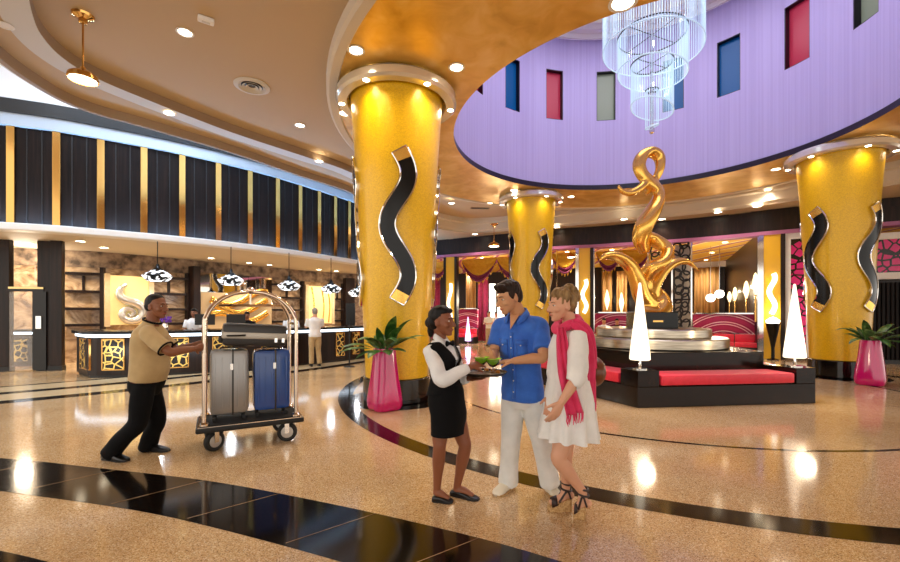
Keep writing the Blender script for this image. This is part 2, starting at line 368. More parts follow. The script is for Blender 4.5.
# ---- main ceiling with the round opening, stepped gold ring, side ledges
hole = circle(DC, 6.5, 96)
mb = MB(); mb.holed(C1, [hole], 5.6); struct(mb.build('ceiling', 'beige', smooth=False, fix=False))
mb = MB(); mb.sweep(circle(DC, 6.75, 128), [(0, 5.62), (0, 5.43), (-.05, 5.40), (-.18, 5.40), (-.20, 5.43)], True); struct(mb.build('ceiling_step_rim', 'beige_light', smooth=False))
mb = MB(); mb.sweep(circle(DC, 6.55, 128), [(0, 5.43), (-2.28, 5.43)], True); struct(mb.build('ceiling_gold_ring', 'goldleaf', smooth=False))
mb = MB(); mb.sweep(C1a, [(0, 5.6), (0, 5.42)], False); struct(mb.build('ceiling_riser', 'brown_edge', smooth=False))  # the riser's weaker light is put into its brown colour
mb = MB(); mb.sweep(C1a, [(0, 5.42), (-.34, 5.42)], False); struct(mb.build('ceiling_cove_band', 'grey_cove', smooth=False))  # cove light on this band is put into its grey-white colour
mb2 = MB(); mb2.holed(offset(C1a, -.33) + list(reversed(C2)), [], 5.425); struct(mb2.build('ceiling_soffit', 'beige', smooth=False, fix=False))
mb = MB(); mb.sweep(C2, [(.12, 5.425), (.10, 5.26), (.02, 5.26)]); struct(mb.build('ceiling_edge_fascia', 'brown_edge', smooth=False))
mb = MB(); mb.sweep(C2, [(.02, 5.26), (-.06, 5.30), (-.06, 5.55), (-.02, 5.56)]); struct(mb.build('ceiling_edge_trim', 'grey_cove', smooth=False))
mb = MB(); mb.sweep(C3, [(0, 5.62), (0, 5.42), (-.12, 5.38), (-.14, 5.12), (-.22, 5.05), (-.22, 5.0)]); struct(mb.build('ceiling_back_riser', 'beige_light', smooth=True))
mb = MB(); mb.holed(offset(C3, -.2) + [Vector((24, -8, 0)), Vector((24, 6, 0))] + [p for p in reversed(FACADE) if p.x > -3.0] + [Vector((-2.2, 21.2, 0))], [], 5.0); struct(mb.build('ceiling_back', 'beige', smooth=False, fix=False))
# ---- drum over the opening
RD = 4.42
mb = MB(); mb.sweep(circle(DC, 4.42, 128), [(-.13, 5.432), (-.13, 5.58), (-.10, 5.60), (.05, 5.60)], True); struct(mb.build('trim_1', 'dark_purple', smooth=True))
# drum wall with its window openings cut out
def drum_hit(px):
    k = (px - 450) / F; a = k * k + 1; b = -2 * (k * DC.x + DC.y); c = DC.x ** 2 + DC.y ** 2 - RD * RD
    D = (-b + math.sqrt(b * b - 4 * a * c)) / (2 * a); return math.atan2(D - DC.y, k * D - DC.x)
WIN = [(512.5, 'blue'), (554.5, 'red'), (606, 'green'), (673, 'blue'), (728.5, 'blue'), (797, 'red'), (866, 'green')]
angs = [drum_hit(p) for p, _ in WIN]
step = PI * 2 / 22
hw = .29 / RD
alla = sorted(set([round(a, 5) for a in angs]))
# continue the same spacing round the unseen side
a = alla[-1] + .36
while a < alla[0] + 2 * PI - .3: alla.append(round(a, 5)); a += .36
ZB, ZT = 7.68, 9.25
cuts = sorted([x - hw for x in alla] + [x + hw for x in alla]); mb = MB()
def arc(a0, a1, z0, z1, n=3, r=RD):
    for k in range(n):
        t0, t1 = a0 + (a1 - a0) * k / n, a0 + (a1 - a0) * (k + 1) / n
        mb.add([(DC.x + r * math.cos(t), DC.y + r * math.sin(t), z) for t, z in ((t0, z0), (t1, z0), (t1, z1), (t0, z1))], [(0, 1, 2, 3)])
for k in range(len(cuts)):
    a0 = cuts[k]; a1 = cuts[(k + 1) % len(cuts)] + (2 * PI if k == len(cuts) - 1 else 0)
    if k % 2 == 0: arc(a0, a1, 5.5, ZB, 2); arc(a0, a1, ZT, 10.3, 2)
    else: arc(a0, a1, 5.5, 10.3, max(2, int((a1 - a0) / .06)))
struct(mb.build('wall_drum', 'lavender', smooth=False, fix=False))
mb = MB(); mb.lathe([(RD - .01, 10.28), (RD - .16, 10.22), (RD - .18, 10.36), (RD - .42, 10.34), (RD - .45, 10.5), (RD - .5, 10.52)], DC, 96, caps=False); struct(mb.build('trim_2', 'white'))
mb = MB(); mb.lathe([(RD - .3, 10.5), (3.2, 10.9), (1.5, 11.2), (.01, 11.3)], DC, 64, caps=False); struct(mb.build('ceiling_dome', 'white'))
for i, a in enumerate(alla):
    kind = next((c for (p, c), x in zip(WIN, angs) if abs(x - a) < 1e-3), ['blue', 'red', 'green'][i % 3])
    ca, sa = math.cos(a), math.sin(a); R = Matrix.Rotation(a, 3, 'Z'); wv = RD * math.sin(hw)
    root = bpy.data.objects.new('window_%d' % (i + 1), None); COL.objects.link(root); root.location = (DC.x + RD * ca, DC.y + RD * sa, ZB); root['kind'] = 'structure'
    f = MB(); d = .17; ctr = lambda x, y, z: DC + R @ Vector((RD + x, y, z))
    for sy in (-1, 1): f.box(ctr(d / 2, sy * wv, (ZB + ZT) / 2), (d, .035, ZT - ZB + .03), a)
    for z in (ZB, ZT): f.box(ctr(d / 2, 0, z), (d, 2 * wv + .03, .035), a)
    f.build('window_frame', 'dark_purple', root, smooth=False)
    g = MB(); g.box(ctr(d - .02, 0, (ZB + ZT) / 2), (.02, 2 * wv, ZT - ZB), a); g.build('window_pane', 'win_' + kind, root, smooth=False)
# ---- reception: soffit, lip, upper panel wall, back wall
mb = MB(); mb.holed(FAS + list(reversed(BW)), [], 3.45); struct(mb.build('ceiling_reception', 'beige_light', smooth=False, fix=False))
mb = MB(); mb.sweep(FAS, [(-.02, 3.45), (.34, 3.45), (.36, 3.47), (.36, 3.60), (.34, 3.62), (.06, 3.62), (.06, 3.58), (-.02, 3.58)]); struct(mb.build('trim_3', 'white', smooth=False))
mb = MB(); mb.sweep(FAS, [(.20, 3.625), (.27, 3.625)]); struct(mb.build('led_strip', 'led_dim', smooth=False))
mb = MB(); mb.sweep(FAS, [(0, 3.55), (0, 6.0)]); struct(mb.build('wall_left', 'wood_panel', smooth=False))
mb = MB(); mb.sweep(FAS, [(0, 5.95), (.10, 5.95), (.10, 6.24), (0, 6.24)]); struct(mb.build('trim_4', 'band_white', smooth=False))
mb = MB(); mb.sweep(FAS, [(0, 6.24), (.16, 6.24), (.18, 6.55), (0, 6.55)]); struct(mb.build('trim_5', 'black', smooth=False))
mb = MB(); mb.sweep(FAS, [(0, 6.5), (0, 7.7)]); struct(mb.build('wall_upper_left', 'white', smooth=False))
mb = MB(); mb.holed(offset(C2, -.02) + [p + Vector((0, .2, 0)) for p in reversed(FAS)], [], 7.7); struct(mb.build('ceiling_cove', 'white', smooth=False, fix=False))
mb = MB(); mb.sweep(C2, [(-.03, 5.5), (-.03, 7.75)]); struct(mb.build('ceiling_cove_side', 'white', smooth=False))
# panel joints between brass strips (dark grooves) and the brass strips
n_tr = 6
strip_px = [11.5, 57, 101, 144, 182, 218, 249.5, 277, 299.5, 318.5, 334.7, 348.6, 361, 372]
for px in [-46] + strip_px:
    p, t = hit(px, FAS); nr = Vector((t.y, -t.x, 0)); rz = math.atan2(t.y, t.x)
    mb = MB(); mb.box(p + nr * .03 + Vector((0, 0, 4.785)), (.15, .05, 2.33), rz); struct(mb.build('trim_%d' % n_tr, 'brass', smooth=False, bevel=.006)); n_tr += 1
pts = [hit(px, FAS)[0] for px in strip_px]
mb = MB()
for a, b in zip(pts[:-1], pts[1:]):
    for k in (1 / 3, 2 / 3):
        q = a.lerp(b, k); px = 450 + F * q.x / q.y; p, t = hit(px, FAS); nr = Vector((t.y, -t.x, 0))
        mb.box(p + nr * .004 + Vector((0, 0, 4.785)), (.018, .014, 2.33), math.atan2(t.y, t.x))
struct(mb.build('trim_5_groove', 'black', smooth=False))
mb = MB(); mb.sweep(BW, [(0, 0), (0, 3.46)]); struct(mb.build('wall_back', 'marble', smooth=False))
mb = MB(); mb.sweep(BW, [(.02, 2.95), (.05, 2.95), (.05, 3.46)]); struct(mb.build('wall_back_stone_strip', 'rough_stone', smooth=False))
# ---- facade of the lounge
mb = MB(); mb.sweep(FACADE, [(-.3, 4.25), (.12, 4.25), (.12, 4.72), (.05, 4.72), (.05, 5.02), (-.3, 5.02), (-.3, 4.25)]); struct(mb.build('wall_lounge_fascia', 'wood', smooth=False))
M['pink_trim'] = mat('mauve_trim', '#b06a98', .4)
mb = MB(); mb.sweep(FACADE, [(-.3, 4.14), (.2, 4.14), (.2, 4.26), (-.3, 4.26), (-.3, 4.14)]); struct(mb.build('trim_%d' % n_tr, 'pink_trim', smooth=False)); n_tr += 1
mb = MB(); mb.sweep(LB, [(0, 0), (0, 4.3)]); struct(mb.build('wall_lounge_back', 'wood', smooth=False))
mb = MB(); mb.holed(offset(FACADE, -.2) + [Vector((34, 18, 0)), Vector((14, 34, 0)), Vector((-6, 34, 0))], [], 4.27)
M['lounge_ceiling'] = mat('lounge_ceiling', '#c89a3a', .6)
m = M['lounge_ceiling']; mp = coord(m, (.3, .3, .3)); wv = nd(m, 'ShaderNodeTexWave', in_Scale=.6, in_Distortion=4.); wv.inputs['Detail Scale'].default_value = .8; ln(m, mp, 'Vector', wv, 'Vector')
r = ramp(m, [(0, '#ecc04a'), (.40, '#f0dca0'), (.62, '#a8407c'), (.84, '#e8b840')], 'CONSTANT'); ln(m, wv, 'Fac', r, 'Fac'); ln(m, r, 'Color', bsdf(m), 'Base Color')
struct(mb.build('ceiling_lounge', 'lounge_ceiling', smooth=False, fix=False))
def fac(px): 
    p, t = hit(px, FACADE); return p, t, Vector((t.y, -t.x, 0)), math.atan2(t.y, t.x)
def fac_box(mb, px0, px1, z0, z1, th, off=0.):
    p0, p1 = fac(px0)[0], fac(px1)[0]; c = (p0 + p1) / 2; t = (p1 - p0); nr = Vector((t.y, -t.x, 0)).normalized()
    mb.box(c + nr * off + Vector((0, 0, (z0 + z1) / 2)), (t.length, th, z1 - z0), math.atan2(t.y, t.x)); return c + nr * off, math.atan2(t.y, t.x), t.length
# ================================================================== COLUMNS
SHAFT = [(.545, .40), (.555, .8), (.60, 1.75), (.655, 3.0), (.72, 4.2), (.765, 4.9), (.80, 5.3)]
def shaft_r(z, k=1.):
    for (r0, z0), (r1, z1) in zip(SHAFT[:-1], SHAFT[1:]):
        if z <= z1: return k * (r0 + (r1 - r0) * max(0, (z - z0) / (z1 - z0)))
    return k * SHAFT[-1][0]
def wave_band(parent, c, phi0, z_top, z_bot, k, sgn=1):
    """raised wavy ribbon wrapped on the shaft: black face, bright rim"""
    def on(u, z, off):
        r = shaft_r(z, k) + off; a = phi0 + u / shaft_r(z, k); return Vector((c.x + r * math.cos(a), c.y + r * math.sin(a), z))
    N = 66; ctr = []
    for i in range(N + 1):
        s = i / N; z = z_top + (z_bot - z_top) * s; u = sgn * .165 * math.sin(s * 2 * PI * 1.5 + .1); ctr.append((u, z))
    L, Rr, rows = [], [], []
    for i in range(N + 1):
        a, b = ctr[max(0, i - 1)], ctr[min(N, i + 1)]; d = Vector((b[0] - a[0], b[1] - a[1])).normalized(); n = Vector((-d.y, d.x))
        rows.append([(ctr[i][0] + n.x * t, ctr[i][1] + n.y * t) for t in (-.125, -.07, 0, .07, .125)])
    face = MB(); face.loft([[on(u, z, .045) for u, z in r] for r in rows], caps=False, closed=False)
    f = face.build('wave_ornament', 'black_gloss', parent)
    for sl in (rows[:5], rows[-5:]):
        tp = MB(); tp.loft([[on(u, z, .050) for u, z in r] for r in sl], caps=False, closed=False); tp.build('wave_tip', 'goldmetal', f)
    rim = MB(); edge = [on(*r[0], .045) for r in rows] + [on(*r[4], .045) for r in reversed(rows)]
    inn = [on(*r[0], -.02) for r in rows] + [on(*r[4], -.02) for r in reversed(rows)]
    n = len(edge); rim.add(inn + edge, [(i, (i + 1) % n, n + (i + 1) % n, n + i) for i in range(n)])
    rim.tube([e for e in edge] + [edge[0]], .016, 6)
    rim.build('rim', 'chrome', f)
def column(x, y, k, phase, label, lampk=0., wz=(4.17, 1.72)):
    c = Vector((x, y, 0)); t = thing('column', label, 'column', c, None)
    b = MB(); b.lathe([(.56 * k, 0), (.58 * k, .02), (.58 * k, .40), (.55 * k, .42)], c, 48); b.build('column_base', 'granite', t)
    s = MB(); s.lathe([(r * k, z) for r, z in SHAFT], c, 64, caps=False); s.build('shaft', 'mosaic', t)
    cp = MB(); cp.lathe([(.80 * k, 5.42), (.82 * k, 5.27), (.86 * k, 5.21), (1.0 * k, 5.21), (1.04 * k, 5.25), (1.04 * k, 5.36), (1.0 * k, 5.40), (.98 * k, 5.42)], c, 64, caps=False)
    M.setdefault('pearl', mat('pearl_enamel', '#e4dccc', .18, metal=.55)); cpo = cp.build('capital', 'pearl', t)
    toc = math.atan2(-y, -x)
    for i in range(6):
        a = toc + PI / 6 + i * PI / 3 + lampk; p = c + Vector((math.cos(a) * .945 * k, math.sin(a) * .945 * k, 5.205))
        lm = MB(); lm.lathe([(.001, 0), (.05, 0), (.055, .006), (.06, .012)], p, 16, caps=False); lm.build('capital_lamp', 'lens', cpo)
        light('capital_spot', 'SPOT', p - Vector((0, 0, .02)), 20, WARM, t, .09, spot=2.9)
    for i in range(4): wave_band(t, c, toc + phase + i * PI / 2, wz[0], wz[1], k, 1)
    return t
col1 = column(-.948, 7.60, 1.02, .02, 'thick gold mosaic column behind the waitress, pink plant vase at its foot')
col2 = column(2.72, 14.3, 1.02, .42, 'slimmer-looking gold mosaic column seen beyond the man in the blue shirt')
col3 = column(9.42, 10.3, 1.02, -.66, 'gold mosaic column at the far right, behind the second cone lamp', wz=(3.98, 1.62))
mb = MB(); mb.lathe([(.56, .0022), (.93, .0022)], Vector((-.948, 7.60, 0)), 48, caps=False); struct(mb.build('floor_inlay', 'granite', smooth=False))
mb = MB(); mb.lathe([(.56, .0022), (.93, .0022)], Vector((9.42, 10.3, 0)), 48, caps=False); struct(mb.build('floor_inlay', 'granite', smooth=False))
mb = MB(); mb.lathe([(.56, .0022), (.93, .0022)], Vector((2.72, 14.3, 0)), 48, caps=False); struct(mb.build('floor_inlay', 'granite', smooth=False))
# ================================================================== PINK VASES WITH PLANTS
def leaf(mb, root, az, el, L, wd, droop, rnd):
    pts = []; d = Vector((math.cos(az) * math.cos(el), math.sin(az) * math.cos(el), math.sin(el))); p = Vector(root); n = 9
    side = Vector((-math.sin(az), math.cos(az), 0))
    rows = []
    for i in range(n + 1):
        s = i / n; stem = .28
        wv = .006 if s < stem else wd * math.sin(PI * min(1, ((s - stem) / (1 - stem)) ** .75)) ** .8 + .003
        up = side.cross(d).normalized()
        rows.append([p - side * wv + up * wv * .35, p, p + side * wv + up * wv * .35]); p = p + d * (L / n)
        d = (d + Vector((0, 0, -droop / n * (.4 + 1.6 * s)))).normalized()
    mb.loft(rows, caps=False, closed=False)
def vase_plant(c, h, label_v, label_p, seed, k=1.):
    rnd = random.Random(seed); c = Vector(c)
    t = thing('floor_vase', label_v, 'vase', c)
    lob = lambda a, z: 1 + .07 * max(0, (1 - z / (.55 * h))) * math.cos(4 * a + .5) + .03 * math.cos(4 * a + .5)
    prof = [(.20, 0), (.235, .015), (.262, .07), (.268, .16), (.25, .32), (.222, .52), (.195, .75), (.178, .95), (.172, 1.0), (.155, 1.0), (.15, .93)]
    b = MB(); b.lathe([(r * k, z * h) for r, z in prof], c, 48, lob, caps=False); b.add([c + Vector((math.cos(a) * .2 * k, math.sin(a) * .2 * k, 0)) for a in [2 * PI * i / 24 for i in range(24)]], [list(range(24))[::-1]]); b.build('body', 'pink_gloss', t)
    s = MB(); s.lathe([(.001, .945 * h), (.152 * k, .94 * h)], c, 24, caps=False); s.build('soil', 'soil', t)
    p = thing('potted_plant', label_p, 'plant', c + Vector((0, 0, .94 * h)))
    f = MB()
    for i in range(30):
        az = i * 2.399 + rnd.uniform(-.3, .3); el = rnd.uniform(.35, 1.35); L = rnd.uniform(.46, .78) * k
        if math.sin(az) > .2: L *= .62; el = max(el, .95)
        leaf(f, c + Vector((math.cos(az) * .06, math.sin(az) * .06, .93 * h)), az, el, L, rnd.uniform(.06, .09) * k, rnd.uniform(.9, 1.9), rnd)
    f.build('foliage', 'leaf', p, angle=180)
    st = MB()
    for i in range(7):
        a = i * .9; st.tube([c + Vector((math.cos(a) * .04, math.sin(a) * .04, .92 * h)), c + Vector((math.cos(a) * .07, math.sin(a) * .07, 1.12 * h))], [.014, .008], 6)
    st.build('stem', 'leaf', p)
vase_plant((-1.04, 6.76, 0), .97, 'tall pink lobed vase in front of the big column behind the waitress', 'broad-leaved green plant in the vase by the big column', 3)
vase_plant((8.95, 9.05, 0), .95, 'tall pink lobed vase at the foot of the far right column', 'broad-leaved green plant in the vase by the far right column', 5)
# ================================================================== PENTAGON BENCH, STEEL TIERS, SCULPTURE
PH = math.atan2(6.84 - DC.y, 3.03 - DC.x); RB = 2.72
def pent(r, z=0): return [Vector((DC.x + r * math.cos(PH + i * 2 * PI / 5), DC.y + r * math.sin(PH + i * 2 * PI / 5), z)) for i in range(5)]
bench = thing('pentagon_bench', 'five-sided dark stone bench with red seat cushions around the gold sculpture', 'bench', (DC.x, DC.y, 0))
mb = MB(); mb.prism(pent(RB), 0, .34); mb.build('plinth', 'bench_stone', bench, smooth=False, bevel=.012)
mb = MB(); mb.prism(pent(RB - .72), .34, .83); mb.build('backrest_block', 'bench_stone', bench, smooth=False, bevel=.012)
V = pent(RB)
for i in range(5):
    a, b, z0 = V[i], V[(i + 1) % 5], V[(i - 1) % 5]; e1 = (b - a).normalized(); e0 = (z0 - a).normalized(); inn = (Vector((DC.x, DC.y, 0)) - a).normalized()
    mb = MB(); q = a + inn * .74; mb.prism([a + inn * .002, a + e1 * .36, a + e1 * .36 + (q - a - e1 * .36) * .99, q, a + e0 * .36 + (q - a - e0 * .36) * .99, a + e0 * .36], .34, .60)
    mb.build('corner_block', 'bench_stone', bench, smooth=False, bevel=.008)
    nrm = Vector((-e1.y, e1.x, 0)); nrm = nrm if nrm.dot(inn) > 0 else -nrm
    L = (b - a).length; mid = (a + b) / 2 + nrm * .27
    mb = MB(); mb.box(mid + Vector((0, 0, .435)), (L - .80, .56, .17), math.atan2(e1.y, e1.x)); mb.build('seat_cushion', 'seat_red', bench, bevel=.03)
mb = MB(); mb.lathe([(1.40, .83), (1.43, .85), (1.43, 1.01), (1.41, 1.03), (1.1, 1.03)], DC, 72); mb.build('steel_tier', 'steel', bench)
mb = MB(); mb.lathe([(1.11, 1.03), (1.13, 1.05), (1.13, 1.19), (1.11, 1.21), (.3, 1.21)], DC, 72); mb.build('steel_tier', 'steel', bench)
scu = thing('gold_sculpture', 'tall twisted polished gold sculpture rising from the five-sided bench', 'sculpture', (DC.x, DC.y, 1.21))
mb = MB(); mb.box((DC.x, DC.y, 1.38), (.80, .80, .34), math.radians(-6)); pl = mb.build('plinth', 'black_gloss', scu, bevel=.01, smooth=False)
mb = MB(); R6 = Matrix.Rotation(math.radians(-6), 3, 'Z'); mb.box(Vector((DC.x, DC.y, 0)) + R6 @ Vector((0, -.405, 0)) + Vector((0, 0, 1.36)), (.20, .006, .035), math.radians(-6)); mb.build('name_plate', 'brass', pl, smooth=False)
def SP(px, py, dd=0.): return pj(px, py, 9.2 + dd)
mb = MB()
def twist(pts, rr, asp, turns, ph=0, n=20, res=8):
    P = catmull([SP(*p) for p in pts], res); rad = interp(rr, len(P)); rings = []; up = Vector((0, 1, 0))
    for i, p in enumerate(P):
        d = (P[min(i + 1, len(P) - 1)] - P[max(i - 1, 0)]).normalized(); x = d.cross(up)
        if x.length < .1: x = Vector((1, 0, 0))
        x.normalize(); up = x.cross(d).normalized(); a0 = ph + turns * 2 * PI * i / len(P)
        A, B = x * math.cos(a0) + up * math.sin(a0), up * math.cos(a0) - x * math.sin(a0)
        rings.append([p + A * math.cos(t) * rad[i] + B * math.sin(t) * rad[i] * asp for t in [2 * PI * j / n for j in range(n)]])
    mb.loft(rings)
# base swirl, main rising stem, loop at the top, tendrils
twist([(640, 300, .0), (645, 312, -.15), (656, 316, -.1), (664, 306, .1), (658, 294, .2), (648, 290, .05)], [.10, .18, .22, .21, .17, .12], .8, 0)
twist([(652, 312, 0), (646, 296, .1), (644, 280, .1), (652, 268, -.05), (663, 262, -.15), (667, 250, 0), (656, 241, .12), (645, 236, .1)], [.2, .2, .19, .17, .15, .15, .16, .17], .75, .4)
twist([(646, 252, .1), (641, 240, 0), (644, 226, -.08), (652, 212, -.05), (658, 200, .05), (658, 190, .05), (650, 182, .0), (642, 174, -.04), (639, 164, -.04), (643, 155, 0), (651, 152, .04), (659, 157, .05), (660, 168, .03), (656, 178, .05), (650, 188, .07), (646, 194, .07)],
      [.13, .18, .20, .21, .19, .16, .15, .14, .14, .15, .15, .13, .10, .09, .09, .07], .72, 1.2)
twist([(648, 180, 0), (640, 188, -.1), (630, 193, -.2), (622, 191, -.25), (618, 185, -.28)], [.10, .085, .075, .06, .035], .9, 0)
twist([(652, 306, -.05), (642, 296, -.15), (637, 280, -.25), (630, 266, -.3), (618, 257, -.35), (606, 256, -.4), (599, 261, -.42)], [.2, .19, .17, .15, .13, .09, .03], .8, .25)
twist([(648, 300, .1), (655, 284, .15), (664, 270, .2), (676, 262, .25), (688, 262, .3), (699, 271, .33)], [.15, .14, .13, .11, .08, .03], .8, .2)
mb.build('twisted_figure', 'goldmetal', scu, remesh=.03, relax=3)
# cone lamps standing on the corner blocks
def cone_lamp(c, label, z0=.6, k=1., glow='cone_glow', pw=60, col=(1, .84, .6)):
    c = Vector(c); t = thing('cone_lamp', label, 'lamp', c + Vector((0, 0, z0)))
    b = MB(); b.lathe([(.0, z0), (.115 * k, z0), (.115 * k, z0 + .015), (.03 * k, z0 + .02), (.022 * k, z0 + .03), (.022 * k, z0 + .16 * k)], c, 24); b.build('stand', 'chrome', t)
    s = MB(); s.lathe([(.001, z0 + .15 * k), (.15 * k, z0 + .15 * k), (.165 * k, z0 + .165 * k), (.155 * k, z0 + .28 * k), (.02 * k, z0 + 1.42 * k), (.001, z0 + 1.44 * k)], c, 32); s.build('lamp_shade', glow, t)
    light('cone_bulb', 'POINT', c + Vector((0, -.25 * k, z0 + .45 * k)), pw * .25, col, t, .12)
    return t
ci = Vector((DC.x, DC.y, 0)); Rv = pent(RB - .28)
cone_lamp(Rv[0], 'glowing white cone lamp on the bench corner beside the woman in the white dress')
cone_lamp(Rv[1], 'glowing white cone lamp on the bench corner beside the far right column')
# ================================================================== CHANDELIER
ch = thing('chandelier', 'tiered spiral chandelier of glass bead strands hanging in the purple drum', 'chandelier', (DC.x + .02, DC.y, 11.2))
CC = Vector((DC.x + .02, DC.y, 0)); TH = math.atan2(-CC.y, -CC.x)
mb = MB(); mb.tube([CC + Vector((0, 0, 11.25)), CC + Vector((0, 0, 5.62))], .035, 10); mb.lathe([(.001, 5.40), (.05, 5.43), (.06, 5.48), (.04, 5.55), (.03, 5.6)], CC, 14); mb.build('rod', 'chrome', ch)
mb = MB(); mb.lathe([(.4, 11.22), (.4, 11.1), (.3, 11.05), (.001, 11.05)], CC, 32, caps=False); mb.build('ceiling_plate', 'chrome', ch)
for r, zt, zb0, zb1, n in ((1.0, 9.6, 7.32, 7.15, 110), (.69, 7.55, 6.82, 6.62, 84), (.42, 6.93, 6.08, 5.82, 56), (.13, 6.35, 5.52, 5.60, 18)):
    mb = MB()
    for j in range(n):
        a = TH + 2 * PI * j / n; f = (1 - math.cos(a - TH + .9)) / 2; zb = zb0 + (zb1 - zb0) * f; p = CC + Vector((math.cos(a) * r, math.sin(a) * r, 0))
        mb.tube([p + Vector((0, 0, zb)), p + Vector((0, 0, zt))], .0065, 4, caps=False)
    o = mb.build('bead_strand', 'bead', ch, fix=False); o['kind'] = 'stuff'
    mb = MB(); mb.tube([p + Vector((0, 0, zt)) for p in circle(CC, r, 48)] + [Vector((CC.x + r, CC.y, zt))], .016, 6)
    for j in range(4): a = j * PI / 2 + .4; mb.tube([CC + Vector((0, 0, zt)), CC + Vector((math.cos(a) * r, math.sin(a) * r, zt))], .01, 5)
    mb.build('hoop', 'dark_case', ch)
    mb = MB(); N = 60
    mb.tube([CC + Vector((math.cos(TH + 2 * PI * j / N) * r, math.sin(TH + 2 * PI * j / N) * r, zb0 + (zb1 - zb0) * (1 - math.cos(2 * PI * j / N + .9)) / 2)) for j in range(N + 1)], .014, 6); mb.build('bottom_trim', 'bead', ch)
for z, e in ((8.8, 10), (7.4, 8), (6.5, 6)): light('chandelier_bulb', 'POINT', CC + Vector((.1, 0, z)), e, (.74, .9, 1), ch, .08)
# ================================================================== LUGGAGE CART AND CASES
ya = math.radians(29); U = Vector((math.cos(ya), math.sin(ya), 0)); W = Vector((-math.sin(ya), math.cos(ya), 0))
c0 = Vector((-2.71, 4.58, 0)); CL, CW = 1.06, .60; ctr = c0 + U * CL / 2 + W * CW / 2
def cp(u, v, z): return c0 + U * (u * CL) + W * (v * CW) + Vector((0, 0, z))
ct = thing('luggage_cart', 'birdcage luggage cart of polished brass tube pushed by the porter', 'luggage cart', ctr)
mb = MB(); mb.box(ctr + Vector((0, 0, .255)), (CL + .06, CW + .06, .06), ya); mb.build('bumper_deck', 'rubber', ct, bevel=.02)
mb = MB(); mb.box(ctr + Vector((0, 0, .285)), (CL + .03, CW + .03, .012), ya); mb.build('deck_edge', 'rose_brass', ct, smooth=False)
mb = MB(); mb.box(ctr + Vector((0, 0, .294)), (CL - .02, CW - .02, .012), ya); mb.build('deck_carpet', 'mat_black', ct, smooth=False)
apex = ctr + Vector((0, 0, 1.80))
for u, v in ((.05, .06), (.95, .06), (.95, .94), (.05, .94)):
    p0 = cp(u, v, .30); p1 = cp(u, v, 1.38); h = Vector((apex.x - p1.x, apex.y - p1.y, 0))
    pts = [p0, cp(u, v, .8), p1] + [p1 + h * (1 - math.cos(t)) * .93 + Vector((0, 0, .40 * math.sin(t))) for t in (.3, .6, .9, 1.2, 1.4)] + [apex - h * .0 + Vector((0, 0, -.015))]
    mb = MB(); mb.tube(pts, .024, 12, res=5); mb.lathe([(.0, .30), (.05, .30), (.05, .32), (.03, .34)], cp(u, v, 0), 16); mb.build('post', 'rose_brass', ct)
mb = MB(); mb.ell(apex, (.05, .05, .045)); mb.build('finial', 'rose_brass', ct)
mb = MB(); mb.tube([cp(.05, .5, 1.62) + U * .14, cp(.95, .5, 1.62) - U * .14], .016, 8); mb.tube([apex, ctr + Vector((0, 0, 1.62))], .012, 8)
for u in (.05, .95): mb.tube([cp(u, .06, 1.40), cp(u, .94, 1.40)], .016, 8)
mb.build('hanger_rail', 'rose_brass', ct)
for u, v, rr in ((.14, .12, .112), (.86, .12, .112), (.86, .88, .112), (.14, .88, .112)):
    p = cp(u, v, rr); a = ya + (.55 if u < .5 else -.2); ax = Vector((-math.sin(a), math.cos(a), 0))
    mb = MB()
    Rw = Matrix(((math.cos(a), 0, -math.sin(a)), (math.sin(a), 0, math.cos(a)), (0, 1, 0)))
    rings = []
    for rad, off in ((.06, -.026), (.095, -.03), (.112, -.018), (.112, .018), (.095, .03), (.06, .026)):
        rings.append([p + Rw @ Vector((math.cos(t) * rad, math.sin(t) * rad, off)) for t in [2 * PI * j / 28 for j in range(28)]])
    mb.loft(rings); wh = mb.build('wheel', 'rubber', ct)
    mb = MB()
    for sgn in (-1, 1):
        mb.loft([[p + Rw @ Vector((math.cos(t) * r_, math.sin(t) * r_, sgn * o_)) for t in [2 * PI * j / 24 for j in range(24)]] for r_, o_ in ((.07, .024), (.066, .032), (.02, .034), (.016, .044), (.002, .045))])
    mb.build('hub', M.setdefault('hub_grey', mat('grey_metal_hub', '#bdb8b2', .32, metal=.55)), wh)
    mb = MB()
    for sgn in (-1, 1): mb.box(p + ax * sgn * .05 + Vector((0, 0, .055)), (.05, .008, .13), a)
    mb.box(p + Vector((0, 0, .115)), (.09, .11, .012), a); mb.build('caster_fork', 'chrome', ct, bevel=.002, smooth=False)
